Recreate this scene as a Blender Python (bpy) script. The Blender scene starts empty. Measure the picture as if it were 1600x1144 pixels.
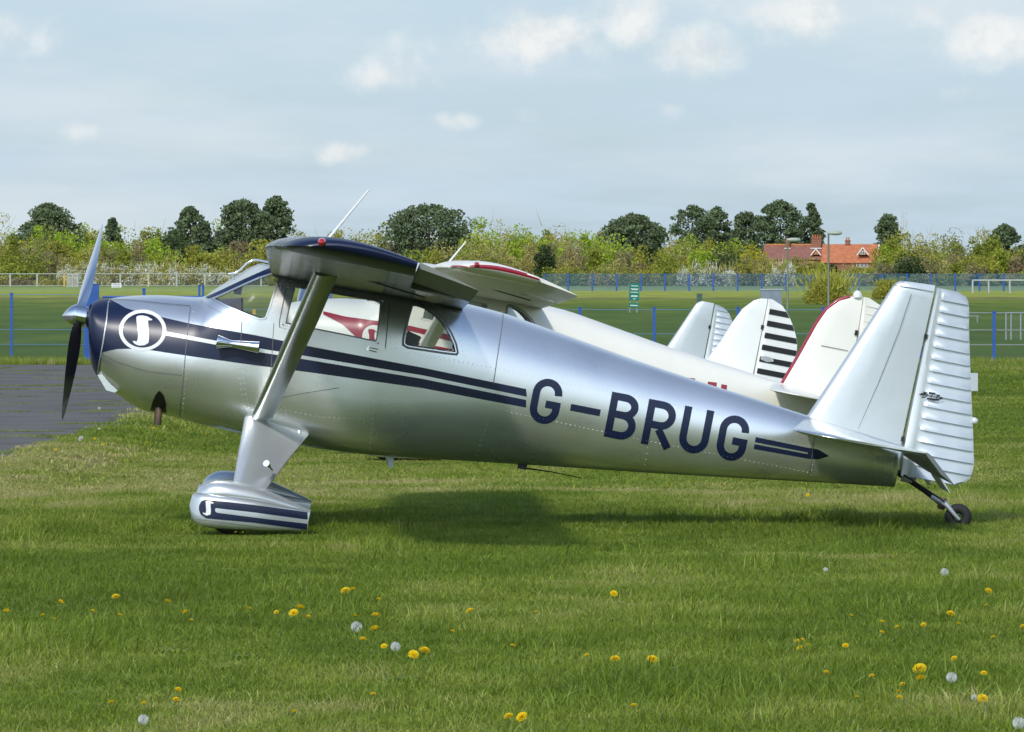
import bpy, bmesh, math, random
import numpy as np
from mathutils import Vector, Matrix

R = math.radians
rnd = random.Random(7)
rng = np.random.default_rng(7)

# ------------------------------------------------------------------ camera, sky, sun, exposure
SC = bpy.context.scene
COL = SC.collection
F, CX, HY, EYE = 9830.0, 800.0, 429.0, 1.7      # focal length and horizon of the photograph, in its pixels

cam_data = bpy.data.cameras.new('camera')
cam_data.sensor_width = 36.0
cam_data.lens = F / 1600 * 36
cam_data.shift_y = -(572 - HY) / 1600
cam_data.clip_end = 8000
cam = bpy.data.objects.new('camera', cam_data)
COL.objects.link(cam)
cam.location = (0, 0, EYE)
cam.rotation_euler = (R(90), 0, 0)
SC.camera = cam

SUN_EL, SUN_AZ = R(40), R(201)                  # azimuth clockwise from +Y: behind the camera, to the left
sun_dir = Vector((math.sin(SUN_AZ) * math.cos(SUN_EL), math.cos(SUN_AZ) * math.cos(SUN_EL), math.sin(SUN_EL)))

world = bpy.data.worlds.new('World')
SC.world = world
world.use_nodes = True
wn, wl = world.node_tree.nodes, world.node_tree.links
for n_ in list(wn):
    wn.remove(n_)


def wnode(kind, **kw):
    n = wn.new(kind)
    for k, v in kw.items():
        setattr(n, k, v)
    return n


def wmath(op, a, b=None):
    n = wnode('ShaderNodeMath', operation=op)
    for i, v in enumerate((a, b)):
        if v is None:
            continue
        if isinstance(v, (int, float)):
            n.inputs[i].default_value = v
        else:
            wl.new(v, n.inputs[i])
    return n.outputs[0]


sky = wnode('ShaderNodeTexSky', sky_type='NISHITA')
sky.sun_disc = False
sky.sun_elevation = SUN_EL
sky.sun_rotation = SUN_AZ
sky.air_density, sky.dust_density, sky.ozone_density = 1.0, 1.2, 1.5
tc = wnode('ShaderNodeTexCoord')
sep = wnode('ShaderNodeSeparateXYZ')
wl.new(tc.outputs['Generated'], sep.inputs[0])
zc = wmath('ADD', wmath('MAXIMUM', sep.outputs['Z'], 0.0), 0.10)
comb = wnode('ShaderNodeCombineXYZ')
wl.new(wmath('DIVIDE', sep.outputs['X'], zc), comb.inputs[0])
wl.new(wmath('DIVIDE', sep.outputs['Y'], zc), comb.inputs[1])


def wnoise(scale, detail, rough, off, sx=1.0):
    m = wnode('ShaderNodeMapping')
    m.inputs['Location'].default_value = off
    m.inputs['Scale'].default_value = (sx, 1, 1)
    wl.new(comb.outputs[0], m.inputs[0])
    t = wnode('ShaderNodeTexNoise')
    t.inputs['Scale'].default_value = scale
    t.inputs['Detail'].default_value = detail
    t.inputs['Roughness'].default_value = rough
    wl.new(m.outputs[0], t.inputs['Vector'])
    return t.outputs[0]


def wramp(fac, p0, p1):
    r = wnode('ShaderNodeMapRange', interpolation_type='SMOOTHSTEP')
    wl.new(fac, r.inputs[0])
    r.inputs[1].default_value, r.inputs[2].default_value = p0, p1
    return r.outputs[0]


veil = wramp(wnoise(2.0, 6, 0.58, (3.1, 0.4, 0), 1.5), 0.28, 0.74)          # thin high layer
pn = wnode('ShaderNodeTexNoise')                                        # heaped clouds: billows at every bearing ...
wl.new(tc.outputs['Generated'], pn.inputs['Vector'])
pn.inputs['Scale'].default_value, pn.inputs['Detail'].default_value, pn.inputs['Roughness'].default_value = 30.0, 10, 0.60
pn2 = wnode('ShaderNodeTexNoise')
wl.new(tc.outputs['Generated'], pn2.inputs['Vector'])
pn2.inputs['Scale'].default_value, pn2.inputs['Detail'].default_value = 9.0, 3
# ... gathered where the photographed heaps float (bearing, elevation, half width, half height in photo pixels)
ahead = wmath('MAXIMUM', sep.outputs['Y'], 0.01)
cu, cv = wmath('DIVIDE', sep.outputs['X'], ahead), wmath('DIVIDE', sep.outputs['Z'], ahead)
heap = None
for (hx_, hy_, hw_, hh_, k_) in ((850, 62, 105, 45, 1.0), (965, 40, 55, 42, 0.75), (1103, 84, 72, 42, 0.85), (1280, 28, 120, 55, 0.9), (1440, 30, 70, 40, 0.6), (1530, 62, 105, 34, 0.72), (25, 62, 75, 34, 0.6), (280, 84, 110, 30, 0.5),
                             (130, 205, 36, 17, 0.62), (540, 240, 50, 17, 0.68), (728, 187, 40, 16, 0.65), (830, 180, 80, 22, 0.5), (1365, 130, 50, 22, 0.55), (250, 190, 60, 18, 0.55), (375, 192, 45, 16, 0.52), (1050, 178, 45, 18, 0.5), (1485, 150, 50, 16, 0.5), (570, 120, 120, 26, 0.42), (860, 222, 60, 14, 0.45), (1190, 245, 70, 14, 0.42)):
    du = wmath('DIVIDE', wmath('SUBTRACT', cu, (hx_ - CX) / F), hw_ * 1.3 / F)
    dv_ = wmath('DIVIDE', wmath('SUBTRACT', cv, (HY - hy_) / F), hh_ * 1.3 / F)
    g_ = wmath('MULTIPLY', wmath('EXPONENT', wmath('MULTIPLY', wmath('ADD', wmath('MULTIPLY', du, du), wmath('MULTIPLY', dv_, dv_)), -1.0)), k_)
    heap = g_ if heap is None else wmath('MAXIMUM', heap, g_)
heap = wmath('MULTIPLY', heap, wmath('GREATER_THAN', sep.outputs['Y'], 0.2))
elsewhere = wmath('MULTIPLY', wmath('MULTIPLY', wramp(pn2.outputs[0], 0.48, 0.72), 0.6), wmath('SUBTRACT', 1.0, wmath('MULTIPLY', wramp(sep.outputs['Z'], 0.3, 0.8), 0.85)))
lump = wmath('ADD', wmath('MULTIPLY', wmath('MAXIMUM', heap, wmath('MULTIPLY', elsewhere, wramp(sep.outputs['Z'], 0.05, 0.12))), 0.55), wmath('MULTIPLY', pn.outputs[0], 1.6))
puff = wramp(lump, 0.98, 1.36)
elev_gap = wramp(sep.outputs['Z'], 0.15, 0.75)                          # looking up one sees more blue through the layer
veil_cov = wmath('MULTIPLY', wmath('ADD', wmath('MULTIPLY', veil, 0.34), 0.64), wmath('SUBTRACT', 1.0, wmath('MULTIPLY', elev_gap, 0.92)))

sky_mul = wnode('ShaderNodeMix', data_type='RGBA', blend_type='MULTIPLY')
sky_mul.inputs[0].default_value = 1.0
wl.new(sky.outputs[0], sky_mul.inputs[6])
sky_mul.inputs[7].default_value = (0.072, 0.094, 0.118, 1)
mix1 = wnode('ShaderNodeMix', data_type='RGBA')
wl.new(veil_cov, mix1.inputs[0])
wl.new(sky_mul.outputs[2], mix1.inputs[6])
mix1.inputs[7].default_value = (0.58, 0.72, 0.82, 1)
mix2 = wnode('ShaderNodeMix', data_type='RGBA')
wl.new(wmath('MULTIPLY', puff, 0.85), mix2.inputs[0])
wl.new(mix1.outputs[2], mix2.inputs[6])
mix2.inputs[7].default_value = (0.69, 0.70, 0.69, 1)
vd = wnode('ShaderNodeVectorMath', operation='DOT_PRODUCT')
wl.new(tc.outputs['Generated'], vd.inputs[0])
vd.inputs[1].default_value = tuple(sun_dir)
glow = wmath('ADD', wmath('MULTIPLY', wmath('POWER', wmath('MAXIMUM', vd.outputs['Value'], 0.0), 2.0), 1.6), 1.0)
vcol = wnode('ShaderNodeMix', data_type='RGBA', blend_type='MULTIPLY')
vcol.inputs[0].default_value = 1.0
vcol.inputs[6].default_value = (0.44, 0.54, 0.625, 1)
wl.new(glow, vcol.inputs[7])
wl.new(vcol.outputs[2], mix1.inputs[7])
# a broken middle layer: long soft rolls, a little lighter than the veil
smap = wnode('ShaderNodeMapping')
smap.inputs['Scale'].default_value = (11, 11, 46)
smap.inputs['Location'].default_value = (2.3, 0, 0.4)
wl.new(tc.outputs['Generated'], smap.inputs[0])
sn_ = wnode('ShaderNodeTexNoise')
sn_.inputs['Scale'].default_value, sn_.inputs['Detail'].default_value, sn_.inputs['Roughness'].default_value = 1.0, 8, 0.55
wl.new(smap.outputs[0], sn_.inputs['Vector'])
soft = wmath('MULTIPLY', wramp(sn_.outputs[0], 0.42, 0.70), wmath('SUBTRACT', 0.75, wmath('MULTIPLY', wramp(sep.outputs['Z'], 0.2, 0.7), 0.62)))
mix3 = wnode('ShaderNodeMix', data_type='RGBA')
wl.new(soft, mix3.inputs[0])
wl.new(mix1.outputs[2], mix3.inputs[6])
mix3.inputs[7].default_value = (0.56, 0.615, 0.655, 1)
wl.new(mix3.outputs[2], mix2.inputs[6])
# heaps are lit from above: darker where more cloud lies over them
pup = wnode('ShaderNodeVectorMath', operation='ADD')
wl.new(tc.outputs['Generated'], pup.inputs[0])
pup.inputs[1].default_value = (-0.0012, 0, 0.0035)
pn3 = wnode('ShaderNodeTexNoise')
pn3.inputs['Scale'].default_value, pn3.inputs['Detail'].default_value, pn3.inputs['Roughness'].default_value = 30.0, 10, 0.60
wl.new(pup.outputs[0], pn3.inputs['Vector'])
lit = wramp(wmath('SUBTRACT', pn.outputs[0], pn3.outputs[0]), -0.13, 0.05)
hcol = wnode('ShaderNodeMix', data_type='RGBA')
wl.new(lit, hcol.inputs[0])
hcol.inputs[6].default_value = (0.53, 0.57, 0.60, 1)
hcol.inputs[7].default_value = (0.72, 0.725, 0.71, 1)
wl.new(hcol.outputs[2], mix2.inputs[7])
bg = wnode('ShaderNodeBackground')
wl.new(mix2.outputs[2], bg.inputs[0])
bg.inputs[1].default_value = 1.0
wo = wnode('ShaderNodeOutputWorld')
wl.new(bg.outputs[0], wo.inputs[0])

sun_data = bpy.data.lights.new('sun', 'SUN')
sun_data.energy = 2.1
sun_data.angle = R(4.0)
sun_data.color = (1.0, 0.95, 0.87)
sun = bpy.data.objects.new('sun', sun_data)
COL.objects.link(sun)
sun.rotation_euler = (-sun_dir).to_track_quat('-Z', 'Y').to_euler()
sun.location = (0, 0, 60)

SC.view_settings.view_transform = 'Standard'
SC.view_settings.look = 'None'
SC.view_settings.exposure = 0.38
SC.view_settings.gamma = 1.0
SC.view_settings.use_curve_mapping = False
SC.render.engine = 'CYCLES'
SC.cycles.max_bounces = 8
SC.cycles.transparent_max_bounces = 24
SC.cycles.use_denoising = True


# ------------------------------------------------------------------ materials
def base_mat(name):
    m = bpy.data.materials.new(name)
    m.use_nodes = True
    nt = m.node_tree
    return m, nt, nt.nodes['Principled BSDF']


def mat(name, col, rough=0.5, metal=0.0, coat=0.0, vary=0.0, vscale=6.0, bump=0.0, bscale=60.0, spec=0.5, rvary=0.0):
    m, nt, p = base_mat(name)
    p.inputs['Base Color'].default_value = (*col, 1)
    p.inputs['Roughness'].default_value = rough
    p.inputs['Metallic'].default_value = metal
    p.inputs['Coat Weight'].default_value = coat
    p.inputs['Coat Roughness'].default_value = 0.06
    p.inputs['Specular IOR Level'].default_value = spec
    if vary or bump or rvary:
        t = nt.nodes.new('ShaderNodeTexCoord')
        n = nt.nodes.new('ShaderNodeTexNoise')
        n.inputs['Scale'].default_value = vscale
        n.inputs['Detail'].default_value = 6
        nt.links.new(t.outputs['Object'], n.inputs['Vector'])
        if vary:
            mp = nt.nodes.new('ShaderNodeMapRange')
            mp.inputs[1].default_value, mp.inputs[2].default_value = 0.25, 0.75
            mp.inputs[3].default_value, mp.inputs[4].default_value = 1 - vary, 1 + vary
            nt.links.new(n.outputs[0], mp.inputs[0])
            mx = nt.nodes.new('ShaderNodeMix')
            mx.data_type, mx.blend_type = 'RGBA', 'MULTIPLY'
            mx.inputs[0].default_value = 1
            mx.inputs[6].default_value = (*col, 1)
            nt.links.new(mp.outputs[0], mx.inputs[7])
            nt.links.new(mx.outputs[2], p.inputs['Base Color'])
        if rvary:
            mr = nt.nodes.new('ShaderNodeMapRange')
            mr.inputs[1].default_value, mr.inputs[2].default_value = 0.3, 0.7
            mr.inputs[3].default_value, mr.inputs[4].default_value = rough - rvary, rough + rvary
            nt.links.new(n.outputs[0], mr.inputs[0])
            nt.links.new(mr.outputs[0], p.inputs['Roughness'])
        if bump:
            n2 = nt.nodes.new('ShaderNodeTexNoise')
            n2.inputs['Scale'].default_value = bscale
            n2.inputs['Detail'].default_value = 4
            nt.links.new(t.outputs['Object'], n2.inputs['Vector'])
            b = nt.nodes.new('ShaderNodeBump')
            b.inputs['Strength'].default_value = bump
            b.inputs['Distance'].default_value = 0.02
            nt.links.new(n2.outputs[0], b.inputs['Height'])
            nt.links.new(b.outputs[0], p.inputs['Normal'])
    return m


def ramp(nt, fac, stops):
    r = nt.nodes.new('ShaderNodeValToRGB')
    el = r.color_ramp.elements
    while len(el) < len(stops):
        el.new(0.5)
    for e, (p, c) in zip(el, stops):
        e.position, e.color = p, (*c, 1)
    nt.links.new(fac, r.inputs[0])
    return r.outputs[0]


M = {}
M['silver'] = mat('silver_paint', (0.93, 0.94, 0.92), 0.29, 0.88, 0.0, vary=0.09, vscale=1.6, bump=0.06, bscale=4, rvary=0.03)
M['fin_silver'] = mat('satin_silver_paint', (0.60, 0.635, 0.645), 0.38, 0.60, 0.0, vary=0.04, vscale=3, bump=0.06, bscale=9)
M['strut'] = mat('shade_toned_strut_paint', (0.60, 0.62, 0.58), 0.27, 0.92, 0.0, vary=0.1, vscale=3)  # silver darkened in the base colour for shade and ground reflection
M['satin'] = mat('satin_gear_paint', (0.68, 0.71, 0.73), 0.34, 0.70, 0.0, vary=0.04, vscale=4, bump=0.04, bscale=8)
M['navy'] = mat('navy_paint', (0.006, 0.012, 0.044), 0.36, 0.0, 0.0, vary=0.1, vscale=5)
M['white'] = mat('white_paint', (0.80, 0.81, 0.79), 0.35, 0.0, 0.3, vary=0.03, vscale=4)
M['cream'] = mat('cream_paint', (0.80, 0.785, 0.71), 0.35, 0.0, 0.3, vary=0.03, vscale=4)
M['crimson'] = mat('crimson_paint', (0.30, 0.012, 0.035), 0.3, 0.0, 0.4, vary=0.08)
M['black'] = mat('black_paint', (0.012, 0.012, 0.014), 0.4, 0.0, 0.1)
M['rubber'] = mat('tyre_rubber', (0.018, 0.018, 0.018), 0.8, vary=0.3, vscale=30)
M['chrome'] = mat('polished_metal', (0.82, 0.83, 0.85), 0.12, 1.0, rvary=0.05, vscale=14)
M['steel'] = mat('galvanised_steel', (0.45, 0.47, 0.48), 0.5, 0.7, vary=0.12, vscale=20)
M['rust'] = mat('heat_stained_pipe', (0.11, 0.075, 0.05), 0.6, 0.5, vary=0.45, vscale=22)
M['dark'] = mat('dark_interior', (0.05, 0.05, 0.075), 0.7, vary=0.2)
M['seat'] = mat('grey_upholstery', (0.20, 0.19, 0.20), 0.85, vary=0.2)
M['seam'] = mat('seam_gap', (0.17, 0.175, 0.18), 0.6, 0.3)  # dark grey for the joint lines between panels
M['gasket'] = mat('grey_rubber_seal', (0.22, 0.23, 0.24), 0.6)
M['red_lens'] = mat('red_lens', (0.45, 0.01, 0.02), 0.12, 0.0, 1.0)
M['clear_lens'] = mat('clear_lens', (0.75, 0.76, 0.75), 0.1, 0.0, 1.0)
M['blue_steel'] = mat('blue_fence_paint', (0.018, 0.085, 0.33), 0.45, 0.0, 0.1, vary=0.15, vscale=4)


def wing_metal(name, col, metal, rough):
    """bare skin with chordwise beads pressed every 7 cm along the span"""
    m, nt, p = base_mat(name)
    p.inputs['Metallic'].default_value = metal
    p.inputs['Roughness'].default_value = rough
    t = nt.nodes.new('ShaderNodeTexCoord')
    mp = nt.nodes.new('ShaderNodeMapping')
    mp.inputs['Scale'].default_value = (0.6, 9.0, 1)
    nt.links.new(t.outputs['Object'], mp.inputs[0])
    sn = nt.nodes.new('ShaderNodeTexNoise')
    sn.inputs['Scale'].default_value, sn.inputs['Detail'].default_value = 1.6, 6
    nt.links.new(mp.outputs[0], sn.inputs['Vector'])
    lo = 0.25 if metal else 0.9  # dark streaks in the colour imitate reflections in the metal
    nt.links.new(ramp(nt, sn.outputs[0], [(0.35, tuple(c * lo for c in col)), (0.5, tuple(c * (lo + 1) / 2 for c in col)), (0.65, col)]), p.inputs['Base Color'])
    w = nt.nodes.new('ShaderNodeTexWave')
    w.wave_type, w.bands_direction = 'BANDS', 'Y'
    w.inputs['Scale'].default_value = 2.2
    w.inputs['Distortion'].default_value = 0.4
    w.inputs['Detail'].default_value = 2
    nt.links.new(t.outputs['Object'], w.inputs['Vector'])
    b = nt.nodes.new('ShaderNodeBump')
    b.inputs['Strength'].default_value = 0.10
    b.inputs['Distance'].default_value = 0.02
    nt.links.new(w.outputs[1], b.inputs['Height'])
    b2 = nt.nodes.new('ShaderNodeBump')                                   # slack skin between the beads
    b2.inputs['Strength'].default_value = 0.45 if metal else 0.1
    b2.inputs['Distance'].default_value = 0.03
    nt.links.new(sn.outputs[0], b2.inputs['Height'])
    nt.links.new(b.outputs[0], b2.inputs['Normal'])
    nt.links.new(b2.outputs[0], p.inputs['Normal'])
    return m


M['wing_metal'] = wing_metal('beaded_wing_skin', (0.20, 0.21, 0.17), 0.6, 0.14)
M['aileron'] = mat('dull_aluminium_paint', (0.22, 0.235, 0.205), 0.5, 0.25, vary=0.12, vscale=5)
M['wing_cream'] = wing_metal('beaded_cream_skin', (0.78, 0.765, 0.69), 0.0, 0.35)
M['wing_white'] = wing_metal('beaded_white_skin', (0.78, 0.79, 0.78), 0.0, 0.35)


def glass_mat(name, tint, haze_fac, haze_col):
    m = bpy.data.materials.new(name)
    m.use_nodes = True
    nt = m.node_tree
    nt.nodes.clear()
    o = nt.nodes.new('ShaderNodeOutputMaterial')
    tr = nt.nodes.new('ShaderNodeBsdfTransparent')
    tr.inputs[0].default_value = (*tint, 1)
    gl = nt.nodes.new('ShaderNodeBsdfGlossy')
    gl.inputs['Roughness'].default_value = 0.2
    df = nt.nodes.new('ShaderNodeBsdfDiffuse')
    df.inputs[0].default_value = (*haze_col, 1)
    fr = nt.nodes.new('ShaderNodeFresnel')
    fr.inputs[0].default_value = 1.45
    m1 = nt.nodes.new('ShaderNodeMixShader')
    m1.inputs[0].default_value = haze_fac
    nt.links.new(tr.outputs[0], m1.inputs[1])
    nt.links.new(df.outputs[0], m1.inputs[2])
    m2 = nt.nodes.new('ShaderNodeMixShader')
    fk = nt.nodes.new('ShaderNodeMath')
    fk.operation = 'MULTIPLY'
    fk.inputs[1].default_value = 0.12
    nt.links.new(fr.outputs[0], fk.inputs[0])
    nt.links.new(fk.outputs[0], m2.inputs[0])
    nt.links.new(m1.outputs[0], m2.inputs[1])
    nt.links.new(gl.outputs[0], m2.inputs[2])
    nt.links.new(m2.outputs[0], o.inputs[0])
    return m


M['pane'] = glass_mat('cabin_glazing', (0.92, 0.94, 0.93), 0.06, (0.6, 0.6, 0.6))
M['windshield'] = glass_mat('dust_and_sky_windshield', (0.85, 0.88, 0.90), 0.72, (0.60, 0.65, 0.66))  # grey diffuse share stands for dust and for sky reflection painted in


# ------------------------------------------------------------------ mesh helpers
def link(name, me, parent=None):
    o = bpy.data.objects.new(name, me)
    COL.objects.link(o)
    if parent is not None:
        o.parent = parent
    return o


def mesh_from(name, verts, faces, mats, smooth=True, midx=None):
    me = bpy.data.meshes.new(name)
    me.from_pydata([tuple(v) for v in verts], [], [tuple(f) for f in faces])
    for m in (mats if isinstance(mats, (list, tuple)) else [mats]):
        me.materials.append(m)
    if smooth:
        me.polygons.foreach_set('use_smooth', [True] * len(me.polygons))
    if midx is not None:
        me.polygons.foreach_set('material_index', midx)
    me.update()
    return me


def fix_normals(me, sharp=None):
    bm = bmesh.new()
    bm.from_mesh(me)
    bmesh.ops.recalc_face_normals(bm, faces=bm.faces)
    bm.to_mesh(me)
    bm.free()
    if sharp:
        me.set_sharp_from_angle(angle=R(sharp))


def thing(name, label, cat, loc=(0, 0, 0), rot=(0, 0, 0), group=None):
    o = bpy.data.objects.new(name, None)
    COL.objects.link(o)
    o.location = loc
    o.rotation_euler = rot
    o.empty_display_size = 0.3
    tag(o, label, cat, group)
    return o


def tag(o, label=None, cat=None, group=None, kind=None):
    for k, v in (('label', label), ('category', cat), ('group', group), ('kind', kind)):
        if v:
            o[k] = v
    return o


def rings_mesh(rings, closed=True, cap=True):
    n = len(rings[0])
    verts = [p for r in rings for p in r]
    faces = []
    for i in range(len(rings) - 1):
        for j in range(n if closed else n - 1):
            k = (j + 1) % n
            faces.append((i * n + j, i * n + k, (i + 1) * n + k, (i + 1) * n + j))
    if cap:
        faces.append(tuple(range(n))[::-1])
        faces.append(tuple((len(rings) - 1) * n + j for j in range(n)))
    return verts, faces


def tube(name, path, r, m, parent=None, n=8, sharp=50):
    path = [Vector(p) for p in path]
    rr = r if isinstance(r, (list, tuple)) else [r] * len(path)
    rings = []
    up = Vector((0.13, 0.21, 0.97))
    for i, p in enumerate(path):
        d = (path[min(i + 1, len(path) - 1)] - path[max(i - 1, 0)]).normalized()
        a = d.cross(up)
        if a.length < 0.05:
            a = d.cross(Vector((1, 0, 0)))
        a.normalize()
        b = d.cross(a)
        rings.append([p + (a * math.cos(t) + b * math.sin(t)) * rr[i] for t in (2 * math.pi * k / n for k in range(n))])
    me = mesh_from(name, *rings_mesh(rings), m)
    fix_normals(me, sharp)
    return link(name, me, parent)


def box_verts(c, s, rot=None):
    c = Vector(c)
    v = [Vector((x * s[0] / 2, y * s[1] / 2, z * s[2] / 2)) for x in (-1, 1) for y in (-1, 1) for z in (-1, 1)]
    if rot is not None:
        v = [rot @ p for p in v]
    return [c + p for p in v], [(0, 1, 3, 2), (4, 6, 7, 5), (0, 4, 5, 1), (2, 3, 7, 6), (0, 2, 6, 4), (1, 5, 7, 3)]


class MB:
    """collects pieces into one mesh"""
    def __init__(self):
        self.v, self.f, self.mi = [], [], []

    def add(self, v, f, mi=0):
        b = len(self.v)
        self.v += [tuple(p) for p in v]
        self.f += [tuple(b + i for i in q) for q in f]
        self.mi += [mi] * len(f)

    def box(self, c, s, rot=None, mi=0):
        self.add(*box_verts(c, s, rot), mi)

    def bar(self, p, q, w, mi=0, n=4):
        p, q = Vector(p), Vector(q)
        d = (q - p).normalized()
        a = d.cross(Vector((0, 0, 1)) if abs(d.z) < 0.9 else Vector((1, 0, 0))).normalized()
        b = d.cross(a)
        ring = [(a * math.cos(t) + b * math.sin(t)) * w for t in (2 * math.pi * (k + 0.5) / n for k in range(n))]
        v, f = rings_mesh([[p + r for r in ring], [q + r for r in ring]])
        self.add(v, f, mi)

    def build(self, name, mats, parent=None, smooth=False):
        me = mesh_from(name, self.v, self.f, mats, smooth, self.mi)
        fix_normals(me, 40 if smooth else None)
        return link(name, me, parent)


def lathe(name, p, q, prof, m, parent=None, n=20, sharp=50):
    """prof: (fraction along p->q, radius)"""
    p, q = Vector(p), Vector(q)
    d = (q - p).normalized()
    a = d.cross(Vector((0, 1, 0)) if abs(d.y) < 0.9 else Vector((1, 0, 0))).normalized()
    b = d.cross(a)
    rings = [[p.lerp(q, t) + (a * math.cos(w) + b * math.sin(w)) * max(r, 1e-4) for w in (2 * math.pi * k / n for k in range(n))] for t, r in prof]
    me = mesh_from(name, *rings_mesh(rings), m)
    fix_normals(me, sharp)
    return link(name, me, parent)


def torus(name, c, axis, r, rt, m, parent=None, n=28, k=10, squash=1.0):
    c, ax = Vector(c), Vector(axis).normalized()
    a = ax.cross(Vector((0, 0, 1))).normalized()
    b = ax.cross(a)
    v, f = [], []
    for i in range(n):
        w = 2 * math.pi * i / n
        d = a * math.cos(w) + b * math.sin(w)
        for j in range(k):
            s = 2 * math.pi * j / k
            v.append(c + d * (r + rt * math.cos(s)) + ax * (rt * squash * math.sin(s)))
    for i in range(n):
        for j in range(k):
            f.append((i * k + j, ((i + 1) % n) * k + j, ((i + 1) % n) * k + (j + 1) % k, i * k + (j + 1) % k))
    me = mesh_from(name, v, f, m)
    fix_normals(me)
    return link(name, me, parent)


def slab(name, le, te, th, tdir, m, parent=None, prof=None, sharp=40):
    """a lens shaped plate between a leading and a trailing curve"""
    prof = prof or [(0, 0.0), (0.015, 0.34), (0.06, 0.66), (0.18, 0.95), (0.4, 1.0), (0.7, 0.75), (1.0, 0.4)]
    rings = []
    for i, (a, b) in enumerate(zip(le, te)):
        a, b = Vector(a), Vector(b)
        d = Vector(tdir[i]) if isinstance(tdir, list) else Vector(tdir)
        up = [a.lerp(b, x) + d * (h * th[i] / 2) for x, h in prof]
        lo = [a.lerp(b, x) - d * (h * th[i] / 2) for x, h in prof[::-1] if h > 0]
        rings.append(up + lo)
    me = mesh_from(name, *rings_mesh(rings), m)
    fix_normals(me, sharp)
    return link(name, me, parent)


def pchip(xs, ys):
    xs, ys = np.array(xs, float), np.array(ys, float)
    o = np.argsort(xs)
    xs, ys = xs[o], ys[o]
    h = np.diff(xs)
    d = np.diff(ys) / h
    m = np.zeros(len(xs))
    m[0], m[-1] = d[0], d[-1]
    for i in range(1, len(xs) - 1):
        if d[i - 1] * d[i] > 0:
            w1, w2 = 2 * h[i] + h[i - 1], h[i] + 2 * h[i - 1]
            m[i] = (w1 + w2) / (w1 / d[i - 1] + w2 / d[i])

    def f(x):
        x = min(max(x, xs[0]), xs[-1])
        i = min(max(int(np.searchsorted(xs, x)) - 1, 0), len(h) - 1)
        t = (x - xs[i]) / h[i]
        return float((2 * t**3 - 3 * t**2 + 1) * ys[i] + (t**3 - 2 * t**2 + t) * h[i] * m[i] + (-2 * t**3 + 3 * t**2) * ys[i + 1] + (t**3 - t**2) * h[i] * m[i + 1])
    return f


def resample(pts, n):
    pts = [Vector(p) for p in pts]
    L = [0]
    for a, b in zip(pts, pts[1:]):
        L.append(L[-1] + (b - a).length)
    out = []
    for k in range(n):
        s = L[-1] * k / (n - 1)
        i = 0
        while i < len(L) - 2 and L[i + 1] < s:
            i += 1
        t = (s - L[i]) / max(L[i + 1] - L[i], 1e-9)
        out.append(pts[i].lerp(pts[i + 1], t))
    return out


class Body:
    """lofted shell along the local x axis: top, bottom, half width, squareness per station"""
    def __init__(self, top, bot, wid, sq, yc=0.0):
        self.T, self.B = pchip(*zip(*top)), pchip(*zip(*bot))
        self.W, self.N = pchip(*zip(*wid)), pchip(*zip(*sq))
        self.yc = yc
        self.a0 = min(p[0] for p in top + bot)
        self.a1 = max(p[0] for p in top + bot)

    def sec(self, a):
        T, B = self.T(a), self.B(a)
        return (T + B) / 2, max((T - B) / 2, 0.004), self.W(a), self.N(a)

    def ysurf(self, a, u):
        c, h, w, n = self.sec(a)
        v = min(abs((u - c) / h), 1.0)
        return w * max(1 - v**n, 0.0) ** (1 / n)

    def normal(self, a, y, u):
        c, h, w, n = self.sec(a)
        v = (u - c) / h
        yy = (y - self.yc) / w
        ny = n * abs(yy) ** (n - 1) / w * (1 if yy > 0 else -1)
        nu = n * abs(v) ** (n - 1) / h * (1 if v > 0 else -1)
        e = 0.01
        wa = (self.ysurf(a + e, u) - self.ysurf(a - e, u)) / (2 * e) if abs(v) < 0.98 else 0
        nrm = Vector((-wa * abs(ny), ny, nu))
        if nrm.length < 1e-6:
            return Vector((0, 0, 1 if v > 0 else -1))
        return nrm.normalized()

    def on(self, a, u, side=-1, off=0.0):
        y = self.yc + side * self.ysurf(a, u)
        p = Vector((a, y, u))
        return p + self.normal(a, y, u) * off if off else p

    def rings(self, stations, nt):
        out = []
        for a in stations:
            c, h, w, n = self.sec(a)
            ring = []
            for k in range(nt):
                t = 2 * math.pi * k / nt
                cs, sn = math.cos(t), math.sin(t)
                ring.append(Vector((a, self.yc + w * math.copysign(abs(cs) ** (2 / n), cs), c + h * math.copysign(abs(sn) ** (2 / n), sn))))
            out.append(ring)
        return out


def patch(name, body, left, right, m, parent, side=-1, off=0.002, nl=None, nw=6):
    """printed area between two curves of (a, u), laid on a body"""
    nl = nl or 24
    A, B = resample([(p[0], p[1], 0) for p in left], nl), resample([(p[0], p[1], 0) for p in right], nl)
    v, f = [], []
    for i in range(nl):
        for j in range(nw + 1):
            q = A[i].lerp(B[i], j / nw)
            v.append(body.on(q.x, q.y, side, off))
    for i in range(nl - 1):
        for j in range(nw):
            a = i * (nw + 1) + j
            f.append((a, a + 1, a + nw + 2, a + nw + 1))
    me = mesh_from(name, v, f, m)
    o = link(name, me, parent)
    return o


def offset_curve(pts, w, closed=False):
    pts = [Vector((p[0], p[1], 0)) for p in pts]
    n = len(pts)
    out = []
    for i in range(n):
        a = pts[(i - 1) % n] if closed or i > 0 else pts[i]
        b = pts[(i + 1) % n] if closed or i < n - 1 else pts[i]
        d = (b - a).normalized()
        out.append(pts[i] + Vector((-d.y, d.x, 0)) * w)
    return out


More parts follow.
